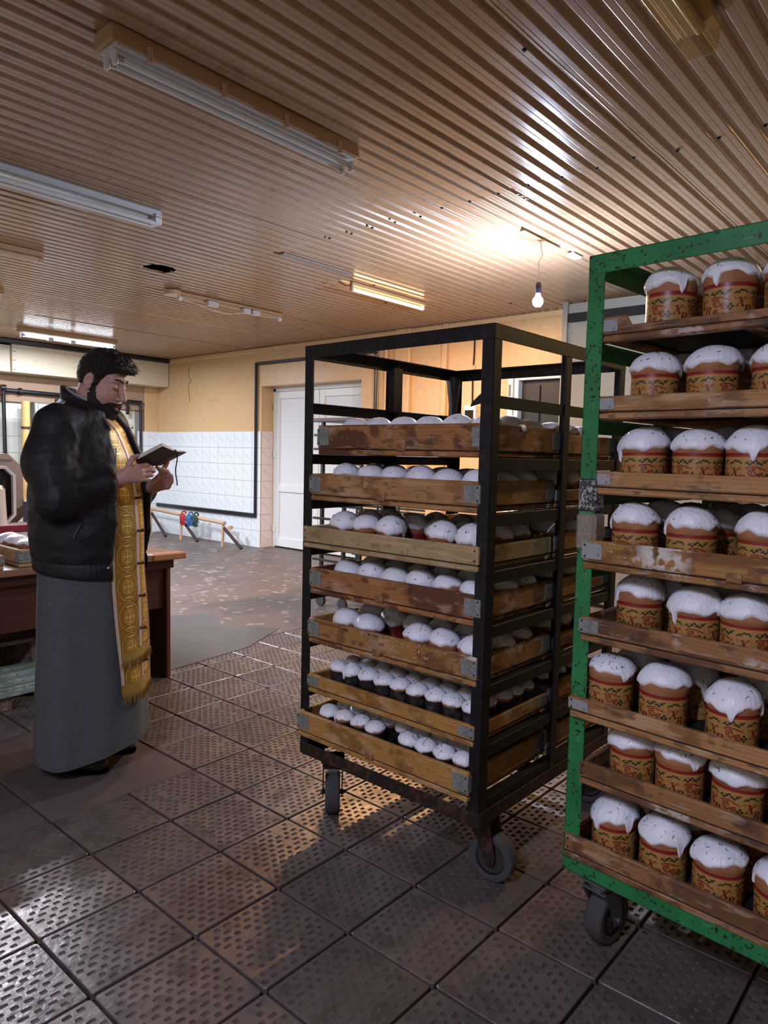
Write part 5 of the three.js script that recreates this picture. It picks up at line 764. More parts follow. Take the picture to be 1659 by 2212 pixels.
// ---- jacket
const JT = [[0.86, 0.232, 0.212, 0.0], [0.92, 0.25, 0.226, 0.0], [1.0, 0.262, 0.234, 0.002], [1.15, 0.264, 0.23, 0.0], [1.3, 0.258, 0.206, -0.008], [1.4, 0.245, 0.176, -0.016], [1.47, 0.2, 0.135, -0.024], [1.53, 0.125, 0.105, -0.026], [1.58, 0.095, 0.095, -0.028]];
const OPEN = [[0.8, 0.0, 0.155], [1.0, 0.0, 0.15], [1.2, 0.0, 0.136], [1.35, -0.01, 0.096], [1.45, -0.008, 0.07], [1.6, 0.0, 0.06]];
function jacketD(x, y, z) {
  const [, rx, rz, cz] = table(JT, y); let d = (Math.hypot(x / rx, (z - cz) / rz) - 1) * Math.min(rx, rz) * 1.02; d = smax(d, y - 1.535, 0.02);
  const lo = 0.892 - 0.10 * z + 0.02 * x; d = smax(d, lo - y, 0.012);
  const [, ox, ow] = table(OPEN, y), op = Math.max(Math.abs(x - ox) - ow, -z + 0.02); d = smax(d, -op, 0.014);
  // hollow the front so that the panels are cloth, not a block
  const inn = (Math.hypot(x / (rx - 0.022), (z - cz) / (rz - 0.022)) - 1) * 0.2; if (z > 0) d = smax(d, -Math.max(inn, -z + 0.02, Math.abs(x) - 0.2), 0.008);
  let arm = caps(x, y, z, [-0.19, 1.43, -0.03], [-0.245, 1.29, -0.03], 0.09, 0.088); arm = smin(arm, caps(x, y, z, [-0.245, 1.29, -0.03], [-0.278, 1.155, 0.025], 0.088, 0.08), 0.06); arm = smin(arm, caps(x, y, z, [-0.278, 1.155, 0.025], [-0.172, 1.21, 0.165], 0.079, 0.055), 0.05);
  arm = smax(arm, -((-0.155 - x) * 0.62 + (0.185 - z) * 0.78), 0.006);
  let arl = caps(x, y, z, [0.205, 1.445, -0.035], [0.3, 1.15, 0.03], 0.088, 0.076); arl = smin(arl, caps(x, y, z, [0.3, 1.15, 0.03], [0.182, 1.165, 0.15], 0.076, 0.054), 0.03); arl = smax(arl, -((x - 0.168) * 0.62 + (0.178 - z) * 0.78), 0.006);
  d = smin(d, Math.min(arm, arl), 0.036);
  const rg = 1 - Math.abs(2 * noise3(x * 15 + 2, y * 11 + 0.6 * Math.sin(x * 9), z * 15) - 1), el = Math.exp(-(Math.pow((x + 0.26) / 0.1, 2) + Math.pow((y - 1.2) / 0.13, 2) + Math.pow((z - 0.05) / 0.12, 2)));
  const fold = 0.0045 * (noise3(x * 6 + 3, y * 6, z * 6) - 0.5) - 0.004 * rg * rg * rg + 0.005 * el * (Math.pow(Math.abs(Math.sin(38 * (y - 0.7 * z) + 12 * x + 3 * noise3(x * 9, y * 9, z * 9))), 0.7) - 0.6) + 0.002 * (noise3(x * 40, y * 26, z * 40) - 0.5);
  d += fold;
  // turned-up collar round the neck, high at the back
  const q = Math.hypot(x / 0.1, (z + 0.004) / 0.104), hh = y - (1.508 - 0.56 * (z + 0.004)); let col = Math.max(Math.abs((q - 1) * 0.1) - 0.009, Math.abs(hh) - 0.042); col = smax(col, -Math.max(Math.abs(x) - 0.045, 0.04 - z), 0.01);
  d = smin(d, col, 0.018);
  for (const s of [-1, 1]) d = smin(d, caps(x, y, z, [s * 0.062, 1.472, 0.078], [s * 0.085, 1.43, 0.125], 0.014, 0.012), 0.014); // collar points
  return d;
}
M.nylon = phys({ color: 0x090a0f, roughness: 0.62, bumpMap: rep(dataTex(128, 128, (u, v) => fbm(u * 10, v * 10, 930, 3, 10), false), 5, 5), bumpScale: 0.003 });
const jacket = part(man, 'jacket', netMesh(jacketD, [-0.42, 0.84, -0.28], [0.42, 1.66, 0.29], 0.0085), M.nylon);
{ // ribbed waistband, snaps, zip, pocket welt
  const P = [], I = [], U = [], NA = 150; for (let j = 0; j < 7; j++) for (let i = 0; i <= NA; i++) { const a = 0.66 + i / NA * (6.2832 - 1.32), rib = 1 + 0.006 * Math.sin(a * 70), yy = [0.0, 0.002, 0.02, 0.035, 0.05, 0.066, 0.07][j], k = [0.965, 1.0, 1.012, 1.015, 1.014, 1.0, 0.96][j], x = 0.242 * k * rib * Math.sin(a), z = 0.22 * k * rib * Math.cos(a); P.push(x, 0.838 + yy - 0.10 * z + 0.02 * x, z); U.push(a * 0.24, yy); }
  for (let j = 0; j < 6; j++) for (let i = 0; i < NA; i++) { const a = j * (NA + 1) + i; I.push(a, a + 1, a + NA + 1, a + 1, a + NA + 2, a + NA + 1); }
  const g = new THREE.BufferGeometry(); g.setAttribute('position', new THREE.Float32BufferAttribute(P, 3)); g.setAttribute('uv', new THREE.Float32BufferAttribute(U, 2)); g.setIndex(I); g.computeVertexNormals(); part(jacket, 'waistband', g, M.nylon);
  const snap = (x, y, z, r = 0.006) => part(jacket, 'snap_button', new THREE.SphereGeometry(r, 10, 8).translate(x, y, z), M.metal);
  snap(-0.168, 0.872, 0.165); snap(-0.07, 1.478, 0.092, 0.005); snap(0.09, 1.44, 0.14, 0.005);
  part(jacket, 'zip', tube([[-0.15, 0.9, 0.176], [-0.149, 1.05, 0.188], [-0.14, 1.2, 0.184], [-0.105, 1.35, 0.168]], 0.0028, 30, 5), M.greySteel); part(jacket, 'pocket_welt', rod([-0.262, 1.0, 0.075], [-0.252, 1.055, 0.1], 0.0022, 6), M.greySteel);
}
// ---- gold stole
function brocade(mirror) {
  return canvasTex(256, 2048, (c, w, h) => {
    c.fillStyle = '#a8781f'; c.fillRect(0, 0, w, h); const r = mulberry(71 + mirror); for (let k = 0; k < 5000; k++) { c.fillStyle = r() < 0.5 ? 'rgba(226,190,96,0.18)' : 'rgba(92,62,12,0.16)'; c.fillRect(r() * w, r() * h, 1 + r() * 7, 1); }
    const gold = '#e9cf7c', dk = '#6f4d12'; const ringd = (x, y, R, lw, dash, col) => { c.setLineDash(dash); c.strokeStyle = col; c.lineWidth = lw * 1.35; c.beginPath(); c.ellipse(x, y, R * 0.86, R, 0, 0, 6.3); c.stroke(); c.setLineDash([]); };
    for (let m = 0; m < 9; m++) {
      const y = 120 + m * 230, x = w / 2 + (mirror ? -4 : 4); ringd(x, y, 108, 16, [], dk); ringd(x, y, 108, 9, [7, 6], gold); ringd(x, y, 66, 12, [], dk); ringd(x, y, 64, 6, [9, 5], gold); c.fillStyle = 'rgba(200,160,60,0.55)'; c.beginPath(); c.ellipse(x, y, 52, 58, 0, 0, 6.3); c.fill();
      c.strokeStyle = dk; c.lineWidth = 15; const cross = () => { c.beginPath(); c.moveTo(x, y - 44); c.lineTo(x, y + 44); c.moveTo(x - 34, y); c.lineTo(x + 34, y); c.moveTo(x - 13, y - 44); c.lineTo(x + 13, y - 44); c.moveTo(x - 13, y + 44); c.lineTo(x + 13, y + 44); c.moveTo(x - 34, y - 12); c.lineTo(x - 34, y + 12); c.moveTo(x + 34, y - 12); c.lineTo(x + 34, y + 12); c.stroke(); }; cross(); c.strokeStyle = gold; c.lineWidth = 9; cross();
      c.strokeStyle = gold; c.lineWidth = 5; for (let k = -3; k <= 3; k++) { c.beginPath(); c.moveTo(x + k * 5, y - 74); c.quadraticCurveTo(x + k * 9, y - 86, x + k * 13, y - 92 + Math.abs(k) * 3); c.stroke(); c.beginPath(); c.moveTo(x + k * 5, y + 74); c.quadraticCurveTo(x + k * 9, y + 86, x + k * 13, y + 92 - Math.abs(k) * 3); c.stroke(); }
      for (const s of [-1, 1]) { c.strokeStyle = dk; c.lineWidth = 10; c.beginPath(); c.arc(x + s * 118, y + 116, 40, 0, 6.3); c.stroke(); c.strokeStyle = gold; c.lineWidth = 4; c.setLineDash([6, 5]); c.beginPath(); c.arc(x + s * 118, y + 116, 40, 0, 6.3); c.stroke(); c.setLineDash([]); }
      c.strokeStyle = gold; c.lineWidth = 8; c.beginPath(); c.moveTo(x - 20, y + 115); c.lineTo(x + 20, y + 115); c.moveTo(x, y + 100); c.lineTo(x, y + 130); c.stroke();
    }
  });
}
{
  const silver = std({ map: rep(dataTex(64, 64, (u, v) => mixc([0.45, 0.37, 0.28], [0.72, 0.64, 0.54], n2(u * 32, v * 32, 77, 32))), 30, 30), roughness: 0.4, metalness: 0.3 }), plain = std({ map: rep(dataTex(64, 64, (u, v) => mixc([0.30, 0.18, 0.035], [0.40, 0.26, 0.06], n2(u * 32, v * 8, 78, 8))), 20, 20), roughness: 0.45, metalness: 0.3 });
  const stole = sub(man, 'stole'); stole.userData.label = 'gold brocade stole hanging down the front';
  const edges = (y) => { const t = table([[0.3, -0.142, 0.0, 0.137], [0.9, -0.142, 0.0, 0.137], [1.25, -0.135, 0.0, 0.13], [1.38, -0.12, -0.004, 0.11], [1.47, -0.096, -0.03, 0.088]], y); return t; };
  const sheet = (x0f, x1f, y0f, y1, lift, NX, NY, uvf) => { const P = [], U = [], I = [], W1 = NX + 1; for (const b of [0, 1]) for (let j = 0; j <= NY; j++) for (let i = 0; i <= NX; i++) { const u = i / NX, y = lerp(typeof y0f === 'function' ? y0f(u) : y0f, y1, j / NY), x = lerp(x0f(y), x1f(y), u), sw = 0.006 * sstep(1.0, 0.4, y) * Math.sin(y * 9 + x * 14), z = Math.max(cassockZ(x, y), 0.0) + lift + sw + 0.004 + 0.012 * sstep(0.9, 0.35, y) - (b ? 0.003 : 0); P.push(x, y, z); U.push(...uvf(u, y, x)); } const off = W1 * (NY + 1); for (let j = 0; j < NY; j++) for (let i = 0; i < NX; i++) { const a = j * W1 + i; I.push(a, a + 1, a + W1, a + 1, a + W1 + 1, a + W1); const c = a + off; I.push(c, c + W1, c + 1, c + 1, c + W1, c + W1 + 1); } for (let j = 0; j < NY; j++) for (const i of [0, NX]) { const a = j * W1 + i, b = a + off; i ? I.push(a, b, a + W1, b, b + W1, a + W1) : I.push(a, a + W1, b, b, a + W1, b + W1); } for (let i = 0; i < NX; i++) { I.push(i, off + i, i + 1, i + 1, off + i, off + i + 1); } const g = new THREE.BufferGeometry(); g.setAttribute('position', new THREE.Float32BufferAttribute(P, 3)); g.setAttribute('uv', new THREE.Float32BufferAttribute(U, 2)); g.setIndex(I); g.computeVertexNormals(); return g; };
  for (const k of [0, 1]) {
    const a = (y) => edges(y)[k ? 2 : 1], b = (y) => edges(y)[k ? 3 : 2], gm = std({ map: brocade(k), roughness: 0.42, metalness: 0.35, bumpMap: null });
    part(stole, 'brocade_panel', sheet(a, b, 0.355, 1.475, 0, 12, 60, (u, y) => [u, (y - 0.355) / 1.12]), gm);
    for (const s of [0, 1]) part(stole, 'silver_trim', sheet((y) => lerp(a(y), b(y), s ? 1 : 0) - (s ? 0.011 : 0), (y) => lerp(a(y), b(y), s ? 1 : 0) + (s ? 0 : 0.011), 0.36, 1.47, 0.0022, 2, 60, (u, y, x) => [x, y]), silver);
  }
  part(stole, 'end_band', sheet((y) => edges(y)[1], (y) => edges(y)[3], 0.335, 0.385, 0.003, 16, 3, (u, y, x) => [x, y]), plain); part(stole, 'middle_band', sheet((y) => edges(y)[1] + 0.012, (y) => edges(y)[3] - 0.01, 0.475, 0.515, 0.0035, 16, 3, (u, y, x) => [x, y]), plain);
  for (const [y0, len, n] of [[0.337, 0.036, 90], [0.477, 0.034, 80]]) { const list = [], r = mulberry(88 + n); for (let k = 0; k < n; k++) { const x = lerp(-0.138, 0.133, k / (n - 1)), L = len * (0.8 + 0.35 * r()), z = Math.max(cassockZ(x, y0), 0) + 0.022 + 0.006 * Math.sin(y0 * 9 + x * 14), g = new THREE.CylinderGeometry(0.0016, 0.0011, L, 4); g.translate(0, -L / 2, 0); g.rotateZ((r() - 0.5) * 0.5); g.rotateX((r() - 0.5) * 0.35); g.translate(x, y0, z); list.push(flat(g)); } tag(part(stole, 'fringe', mergeGeometries(list), plain), null, null, null, 'stuff'); }
  for (let k = 0; k < 6; k++) { const y = 1.145 - k * 0.138, z = cassockZ(0, y) + 0.016 + 0.006 * sstep(1.0, 0.4, y) * Math.sin(y * 9) + 0.012 * sstep(0.9, 0.35, y); part(stole, 'button', merge(at(new THREE.CylinderGeometry(0.0045, 0.006, 0.02, 10), 0.0, y, z, Math.PI / 2), new THREE.SphereGeometry(0.0075, 10, 8).translate(0.003, y + 0.003, z + 0.011)), std({ color: 0x4d3c18, roughness: 0.35, metalness: 0.6 })); }
}
// ---- shoes
function shoeD(sx, z0) { return (x, y, z) => { const X = x - sx, Z = z - z0; let d = ell(X, y, Z, [0, 0.05, -0.06], [0.042, 0.055, 0.06]); d = smin(d, caps(X, y, Z, [0, 0.035, -0.04], [0.004, 0.028, 0.1], 0.042, 0.04), 0.03); d = smin(d, caps(X, y, Z, [0, 0.05, -0.06], [0, 0.13, -0.07], 0.045, 0.045), 0.03); return smax(d, 0.002 - y, 0.004); }; }
for (const [sx, z0, n] of [[-0.112, -0.02, 0], [0.1, -0.005, 1]]) { const s = sub(man, 'shoe'); part(s, 'upper', netMesh(shoeD(sx, z0), [sx - 0.07, -0.01, z0 - 0.15], [sx + 0.07, 0.2, z0 + 0.16], 0.007), std({ color: 0x121011, roughness: 0.6 })); const sh = new THREE.Shape(); for (let k = 0; k < 28; k++) { const a = k / 28 * 6.283, lx = 0.046 * Math.cos(a) * (1 + 0.08 * Math.sin(a)), lz = 0.132 * Math.sin(a); k ? sh.lineTo(lx, lz) : sh.moveTo(lx, lz); } const g = new THREE.ExtrudeGeometry(sh, { depth: 0.014, bevelEnabled: true, bevelSize: 0.003, bevelThickness: 0.003, bevelSegments: 1 }); g.rotateX(-Math.PI / 2); g.scale(1, 1, -1); g.translate(sx, 0.003, z0 + 0.012); part(s, 'sole', flat(g), M.rubber); }

// ---- the open book in his hands: a thing of its own
{
  const book = thing('book', 'small open black covered book held in the man\'s hands', 'book');
  const mw = new THREE.Matrix4().makeRotationY(man.rotation.y).setPosition(man.position), w = V(0, 0.455, 0.89), n = V(0, 0.89, -0.455), u = V(1, 0, 0); // u to his left, w up the page, n up to his face (u x n = -w)
  const basis = new THREE.Matrix4().makeBasis(u, n, w).setPosition(-0.004, 1.281, 0.262); // x to his left, y to his face, z up the page
  const full = mw.clone().multiply(basis); full.decompose(book.position, book.quaternion, book.scale);
  const coverM = std({ color: 0x17141a, roughness: 0.5, bumpMap: rep(dataTex(64, 64, (u2, v2) => n2(u2 * 32, v2 * 32, 55, 32), false), 20, 20), bumpScale: 0.0004 }), pageM = std({ map: rep(dataTex(64, 64, (a, b) => mixc([0.62, 0.58, 0.46], [0.74, 0.70, 0.58], n2(a * 2, b * 64, 57, 0))), 8, 8), roughness: 0.8 });
  const PW = 0.1, PH = 0.132;
  const half = (s, ang, tk) => { const rot = (g) => { g.rotateZ(s * ang); g.translate(s * 0.006, 0.0, PH / 2); return g; };
    part(book, 'cover', rot(cbox(PW, 0.0028, PH, 0.0012, s * PW / 2, 0, 0)), coverM);
    const sh = new THREE.Shape(); sh.moveTo(0, 0.0014); sh.lineTo(s * (PW - 0.005), 0.0014); sh.lineTo(s * (PW - 0.007), tk); sh.bezierCurveTo(s * PW * 0.6, tk * 1.15, s * 0.02, tk * 1.15, 0, 0.008); const g = new THREE.ExtrudeGeometry(sh, { depth: PH - 0.008, bevelEnabled: false, curveSegments: 8 }); g.translate(0, 0, -(PH - 0.008) / 2); part(book, 'page_block', rot(flat(g)), pageM); };
  half(-1, 0.24, 0.019); half(1, 0.0, 0.008);
  part(book, 'spine', at(new THREE.CylinderGeometry(0.0085, 0.0085, PH, 12, 1, false, Math.PI / 2, Math.PI), 0, 0.004, PH / 2, Math.PI / 2, 0, 0).translate(0, 0, 0), coverM);
  // ribbon hanging from the head of the spine, straight down in the world
  const inv = full.clone().invert(), top = V(0, 0.006, PH).applyMatrix4(full), pts = []; for (let k = 0; k <= 8; k++) { const q = top.clone().add(V(0.004 * Math.sin(k), -0.018 * k + (k === 1 ? 0.006 : 0), k ? 0.004 : 0)).applyMatrix4(inv); pts.push([q.x, q.y, q.z]); }
  part(book, 'ribbon', tube(pts, 0.0026, 30, 5), M.dark);
  part(book, 'elastic_band', cbox(0.006, 0.0036, PH + 0.002, 0.001, 0.03, -0.001, PH / 2), M.dark);
}
// ---------------------------------------------------------------- table on the left and what stands on it
{
  const brown = std({ map: rep(dataTex(256, 256, (u, v) => { const n = fbm(u * 3, v * 40, 1100, 4, 0); return mixc([0.05, 0.018, 0.011], [0.085, 0.032, 0.02], n); }), 1.2, 1.2), roughness: 0.4 }), topM = std({ map: rep(dataTex(256, 256, (u, v) => { const n = fbm(u * 4, v * 30, 1110, 4, 0); return mixc([0.20, 0.105, 0.06], [0.30, 0.17, 0.10], n); }), 1.2, 1.2), roughness: 0.35 });
  const t = thing('work_table', 'dark brown work table behind the man with pale worn top edge', 'table'), Z0 = -3.60, Z1 = -4.40, X0 = 0.72, X1 = 2.37;
  part(t, 'tabletop', cbox(X1 - X0, 0.035, Z0 - Z1, 0.004, (X0 + X1) / 2, 0.7325, (Z0 + Z1) / 2), topM);
  part(t, 'edge_cover', cbox(0.22, 0.038, 0.10, 0.006, X1 - 0.10, 0.734, Z0 - 0.045), std({ color: 0xb27a55, roughness: 0.5 }), 'peeling pale corner covering');
  part(t, 'modesty_panel', cbox(X1 - X0 - 0.09, 0.29, 0.018, 0.003, (X0 + X1) / 2 - 0.03, 0.565, Z0 - 0.09), brown); part(t, 'apron_rail', cbox(X1 - X0 - 0.05, 0.055, 0.03, 0.003, (X0 + X1) / 2 - 0.02, 0.687, Z0 - 0.06), brown);
  for (const x of [X0 + 0.05, X1 - 0.075]) part(t, 'end_panel', cbox(0.022, 0.714, Z0 - Z1 - 0.1, 0.003, x, 0.357, (Z0 + Z1) / 2 - 0.02), brown);
  part(t, 'end_edging', cbox(0.026, 0.70, 0.02, 0.003, X1 - 0.074, 0.352, Z0 - 0.065), std({ color: 0x5d3526, roughness: 0.45 }));
  // cakes in a tray on the table
  const tr = tray('pale wooden tray with grey metal corners on the brown table', 2, { h: 0.068, seed: 201, L: 0.5, light: false }); tr.position.set(1.70, 0.751, -3.86);
  const tr2 = tray('second wooden tray on the brown table, cut off by the left edge', 1, { h: 0.05, seed: 202, L: 0.62, W: 0.4 }); tr2.position.set(1.06, 0.751, -3.815); tr2.rotation.y = 0.02;
  const r = mulberry(909); let q = 0;
  for (const [x, z] of [[1.545, -3.735], [1.54, -3.875], [1.68, -3.74], [1.685, -3.88], [1.545, -4.015], [1.825, -3.745]]) { const o = cake(q % BIG.length, BIG, M.paperPrint[q % 3], 'easter_cake', `iced cake, ${ORD[q]} nearest the grey corner of the tray on the table`, 'iced cakes on the table'); o.position.set(x, 0.7715, z); o.rotation.y = r() * 6; o.scale.set(0.98, 0.74, 0.98); q++; }
}
// cabinet behind the table with boxes and a red edged tray on it
{
  const cab = thing('metal_cabinet', 'low dull cabinet carrying boxes behind the table', 'cabinet'); part(cab, 'body', span(0.7, 2.5, 0.04, 0.785, -5.25, -4.47, 0.006), std({ color: 0x6b5f55, roughness: 0.6 })); part(cab, 'top', span(0.68, 2.52, 0.785, 0.80, -5.27, -4.45, 0.004), std({ color: 0x8a7b6e, roughness: 0.5 })); for (const x of [0.75, 2.45]) part(cab, 'leg', span(x - 0.02, x + 0.02, 0, 0.04, -5.2, -4.5, 0.003), M.dark);
  const rb = thing('red_tray', 'crimson edged shallow tray with white lining behind the cakes', 'tray'); part(rb, 'white_base', span(0.9, 1.98, 0.801, 0.834, -4.86, -4.47, 0.004), M.white); part(rb, 'red_side', span(0.9, 1.98, 0.834, 0.874, -4.482, -4.462, 0.004), std({ color: 0x8e1f36, roughness: 0.5 })); part(rb, 'white_lining', span(0.91, 1.97, 0.834, 0.856, -4.85, -4.484, 0.004), std({ color: 0xe0d8d6, roughness: 0.7 }));
  const cl = thing('white_cloth', 'white cloth with red stripes lying in the red edged tray', 'cloth'); part(cl, 'cloth', span(1.7, 1.96, 0.857, 0.872, -4.66, -4.49, 0.006), std({ map: rep(canvasTex(128, 128, (c, w, h) => { c.fillStyle = '#e6e2e2'; c.fillRect(0, 0, w, h); c.fillStyle = '#b9706c'; c.fillRect(0, 50, w, 8); c.fillRect(0, 70, w, 4); }), 9, 9), roughness: 0.85 }));
  const frame8 = (x0, x1, y0, y1, ch, z, d, w) => { const o = new THREE.Shape(), i = new THREE.Path(); const oct = (a, b, c, e, k) => [[a + k, c], [b - k, c], [b, c + k], [b, e - k], [b - k, e], [a + k, e], [a, e - k], [a, c + k]]; oct(x0, x1, y0, y1, ch).forEach(([x, y], n) => (n ? o.lineTo(x, y) : o.moveTo(x, y))); if (w) { oct(x0 + w, x1 - w, y0 + w, y1 - w, ch * 0.85).reverse().forEach(([x, y], n) => (n ? i.lineTo(x, y) : i.moveTo(x, y))); i.closePath(); o.holes.push(i); } const g = new THREE.ExtrudeGeometry(o, { depth: d, bevelEnabled: true, bevelSize: 0.002, bevelThickness: 0.002, bevelSegments: 1 }); g.translate(0, 0, z); return flat(g); };
  const ic = thing('display_case', 'octagonal white framed case lined in black on the red edged tray', 'case'); part(ic, 'white_frame', frame8(1.40, 1.855, 0.862, 1.225, 0.055, -4.72, 0.03, 0.014), M.white); part(ic, 'black_lining', frame8(1.41, 1.845, 0.868, 1.22, 0.05, -4.732, 0.012, 0), std({ color: 0x0e0b0c, roughness: 0.8 }));
  const jar = thing('white_canister', 'white canister with metal lid standing before the black lining', 'canister'); part(jar, 'body', at(new THREE.CylinderGeometry(0.062, 0.072, 0.235, 24), 1.692, 0.975, -4.60), std({ color: 0xd9d6d0, roughness: 0.35 })); part(jar, 'lid', at(new THREE.CylinderGeometry(0.05, 0.06, 0.022, 24), 1.692, 1.103, -4.60), M.metal); part(jar, 'knob', new THREE.SphereGeometry(0.014, 12, 8).translate(1.692, 1.12, -4.60), M.metal);
  const bx = thing('beige_machine', 'beige chamfered machine housing behind the black lined case', 'machine'); part(bx, 'housing', frame8(1.2, 1.985, 0.801, 1.30, 0.09, -5.2, 0.30, 0), std({ color: 0xb3a394, roughness: 0.5 })); part(bx, 'face_plate', frame8(1.3, 1.90, 0.9, 1.22, 0.05, -4.897, 0.006, 0), std({ color: 0xa39485, roughness: 0.5 })); part(bx, 'badge', cbox(0.11, 0.016, 0.004, 0.001, 1.86, 1.26, -4.895), std({ color: 0x86786c, roughness: 0.5 }));
  const bb = thing('blue_box', 'deep blue box beside the white framed case', 'box'); part(bb, 'body', span(2.02, 2.36, 0.801, 0.972, -5.0, -4.74, 0.006), std({ color: 0x25236b, roughness: 0.4 })); part(bb, 'lid', span(2.015, 2.365, 0.972, 0.986, -5.005, -4.735, 0.004), std({ color: 0x1d1b55, roughness: 0.4 }));
  const bag = thing('black_bag', 'crumpled black plastic bag lying on the blue box', 'bag'); const bg = netMesh((x, y, z) => Math.max(ell(x, y, z, [0, 0.035, 0], [0.165, 0.07, 0.115]) + 0.024 * (noise3(x * 16, y * 22, z * 16) - 0.5), -y), [-0.22, -0.02, -0.17], [0.22, 0.15, 0.17], 0.011); bg.translate(2.19, 0.99, -4.87); part(bag, 'bag', bg, std({ color: 0x17181c, roughness: 0.35 }));
}
// steel cupboard, column and tap at the far wall
{
  const cu = thing('grey_cupboard', 'grey ribbed steel cupboard standing against the far wall', 'cupboard'); part(cu, 'body', span(4.24, 5.2, 0.0, 1.97, -10.45, -10.06, 0.006), M.greySteel); const pale = std({ color: 0x9aa0a2, roughness: 0.5, metalness: 0.3 });
  for (let k = 0; k < 5; k++) part(cu, 'rib', span(4.25 + k * 0.2, 4.285 + k * 0.2, 0.06, 1.95, -10.055, -10.04, 0.004), M.white); for (let k = 0; k < 4; k++) part(cu, 'panel', span(4.295 + k * 0.2, 4.44 + k * 0.2, 0.06, 1.95, -10.056, -10.05, 0.002), pale);
  const col = thing('yellow_pipe', 'thick ochre pipe with strap rising before the far wall', 'pipe'); part(col, 'pipe', rod([4.165, 0, -10.15], [4.165, 1.975, -10.15], 0.055, 18), std({ color: 0xc09a5c, roughness: 0.5 })); part(col, 'strap', rod([4.165, 1.60, -10.15], [4.165, 1.63, -10.15], 0.064, 18), M.brownSteel);
  const tap = thing('grey_tap', 'grey pipe end with elbow poking out beside the man', 'tap'); part(tap, 'elbow', tube([[4.0, 1.25, -9.86], [4.07, 1.205, -9.86], [4.2, 1.18, -9.88], [4.34, 1.18, -10.04]], 0.032, 16, 10), M.greySteel); part(tap, 'nut', rod([3.99, 1.255, -9.86], [4.03, 1.23, -9.86], 0.045, 6), M.hub);
  const va = thing('gas_valve', 'small brown valve body on top of the grey cupboard', 'valve'); part(va, 'body', rod([4.6, 2.01, -10.2], [4.9, 2.01, -10.2], 0.035, 12), M.brownSteel); part(va, 'stem', rod([4.7, 1.97, -10.2], [4.7, 2.06, -10.2], 0.02, 10), M.brownSteel);
}
// slatted pale green pallet bench and pallet boards under the table
{
  const g = [std({ map: rep(woodTex(71, '#7d9a92', '#4c5d58', { stain: 0.5, flour: 0.3, knots: 0 }), 1 / 0.8, 5), roughness: 0.6 })], dkw = std({ map: rep(woodTex(72, '#8a7464', '#4b3c33', { stain: 0.4, knots: 0 }), 1 / 0.8, 5), roughness: 0.7 });
  const b = thing('slatted_bench', 'low bench of chipped pale green slats under the table front', 'bench');
  for (let k = 0; k < 3; k++) part(b, 'slat', cbox(1.3, 0.032, 0.055, 0.005, 0.98, 0.145 + (2 - k) * 0.012, -3.755 - (2 - k) * 0.075), g[0]); part(b, 'front_slat', cbox(1.3, 0.05, 0.02, 0.004, 0.98, 0.105, -3.725), g[0]);
  for (const x of [0.45, 1.42]) part(b, 'leg', cbox(0.06, 0.13, 0.09, 0.005, x, 0.065, -3.80), dkw);
  const p = thing('wooden_pallet', 'rough pale pallet lying under the table', 'pallet'); for (let k = 0; k < 4; k++) part(p, 'plank', cbox(1.0, 0.022, 0.11, 0.003, 1.25, 0.325, -4.36 + k * 0.155), dkw); for (const x of [0.85, 1.65]) part(p, 'beam', cbox(0.08, 0.3, 0.5, 0.004, x, 0.16, -4.14), dkw); part(p, 'metal_scrap', cbox(0.07, 0.004, 0.03, 0.001, 1.52, 0.342, -4.0), M.metal);
}
// low pipe rail with gloves along the tiled wall
{
  const pipe = std({ color: 0xb99b7c, roughness: 0.45 }), rusty = M.brownSteel, t = thing('pipe_rail', 'low pale pipe rail on props along the tiled wall', 'rail'), X = 6.1;
  part(t, 'rail', rod([X + 0.02, 0.42, -10.3], [X - 0.02, 0.34, -8.25], 0.028, 12), pipe); part(t, 'rail', rod([X - 0.02, 0.295, -8.1], [X - 0.12, 0.295, -8.02], 0.028, 12), pipe);
  for (const [z, y] of [[-8.3, 0.32], [-9.35, 0.36], [-10.2, 0.4]]) { part(t, 'prop', rod([X - 0.02, 0, z], [X - 0.01, y, z], 0.022, 10), pipe); part(t, 'brace', rod([X - 0.01, y - 0.05, z + 0.02], [X + 0.02, 0.01, z + 0.38], 0.022, 10), rusty); }
  const glove = (name, label, col, z, s) => { const gl = thing(name, label, 'glove', 'work gloves on the rail'), m = std({ color: col, roughness: 0.85 }); const geo = netMesh((x, y, zz) => { let d = ell(x, y, zz, [0, -0.05, 0], [0.03, 0.075, 0.055]); for (let k = 0; k < 4; k++) d = smin(d, caps(x, y, zz, [0.005, -0.09, -0.04 + k * 0.027], [0.01, -0.165 + 0.01 * Math.abs(k - 1.5), -0.055 + k * 0.037], 0.014, 0.011), 0.008); return smin(d, caps(x, y, zz, [0, -0.03, 0.05 * s], [0.01, -0.09, 0.085 * s], 0.014, 0.011), 0.01); }, [-0.06, -0.2, -0.12], [0.06, 0.05, 0.12], 0.006); part(gl, 'palm', geo, m).position.set(X - 0.06, 0.40, z); part(gl, 'cuff', at(new THREE.TorusGeometry(0.034, 0.012, 8, 14), X - 0.03, 0.41, z, 0, 0, 0), m); return gl; };
  glove('work_glove', 'red knitted glove hanging on the low rail', 0xa02a2e, -9.25, 1); glove('work_glove', 'blue knitted glove hanging on the low rail', 0x2f6390, -9.07, -1); glove('work_glove', 'dark green knitted glove hanging on the low rail', 0x24423f, -8.93, 1);
}
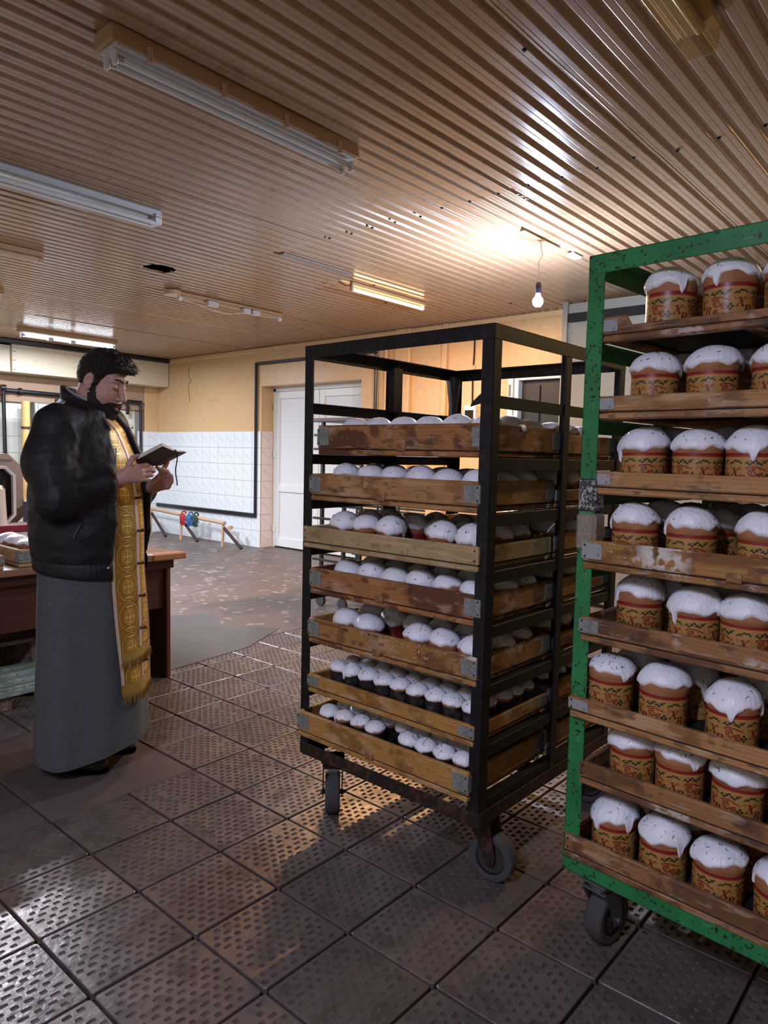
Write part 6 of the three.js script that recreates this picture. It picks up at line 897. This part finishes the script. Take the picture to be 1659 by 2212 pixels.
// dark empty rail rack and crate behind the black trolley
{
  const t = thing('rail_rack', 'dark empty rail rack standing beyond the black trolley', 'rack'), X = 4.35, dk = std({ color: 0x2b2527, roughness: 0.5 });
  const Z0 = -4.51, Z1 = -4.24; for (const z of [Z0, Z1]) for (const x of [X, X + 0.5]) part(t, 'post', span(x, x + 0.03, 0.1, 1.645, z - 0.015, z + 0.015, 0.002), dk);
  for (let k = 0; k < 13; k++) { const y = 0.16 + k * 0.122; for (const x of [X - 0.006, X + 0.506]) part(t, 'rail', span(x, x + 0.024, y, y + 0.02, Z0 - 0.1, Z1 + 0.18, 0.002), dk); }
  part(t, 'top_frame', span(X - 0.01, X + 0.54, 1.63, 1.66, Z0 - 0.12, Z1 + 0.24, 0.003), std({ color: 0x6d5550, roughness: 0.5 })); for (const z of [Z0, Z1]) for (const x of [X + 0.015, X + 0.515]) part(t, 'wheel', at(new THREE.CylinderGeometry(0.05, 0.05, 0.03, 18), x, 0.05, z, 0, 0, Math.PI / 2), M.rubber);
  const c = thing('plastic_crate', 'dark plastic bread crate on a stack behind the black trolley', 'crate'); for (let q = 0; q < 2; q++) { const y0 = 0.56 + q * 0.17; part(c, 'floor', span(5.0, 5.4, y0, y0 + 0.01, -4.7, -4.16, 0.002), dk); for (let k = 0; k < 4; k++) for (const [a, b, d, e] of [[5.0, 5.012, -4.7, -4.16], [5.388, 5.4, -4.7, -4.16]]) part(c, 'side_bar', span(a, b, y0 + 0.012 + k * 0.036, y0 + 0.034 + k * 0.036, d, e, 0.002), dk); for (const z of [-4.7, -4.43, -4.17]) part(c, 'upright', span(4.998, 5.014, y0, y0 + 0.15, z, z + 0.016, 0.002), dk); }
  const st = thing('crate_stool', 'dark stool under the plastic crates behind the black trolley', 'stool'); part(st, 'seat', span(4.96, 5.44, 0.52, 0.558, -4.74, -4.12, 0.004), dk); for (const x of [5.0, 5.37]) for (const z of [-4.7, -4.2]) part(st, 'leg', span(x, x + 0.035, 0, 0.52, z, z + 0.035, 0.003), dk);
}
// crumbs and a scrap of paper on the floor
{
  const sc = thing('wood_chip', 'small wood chip on the floor under the green trolley', 'chip'); const p = V(2.05, 0.004, -0.55); part(sc, 'chip', cbox(0.03, 0.005, 0.012, 0.002, p.x, p.y, p.z), M.wood[2]);
}
renderer.render(scene, camera);
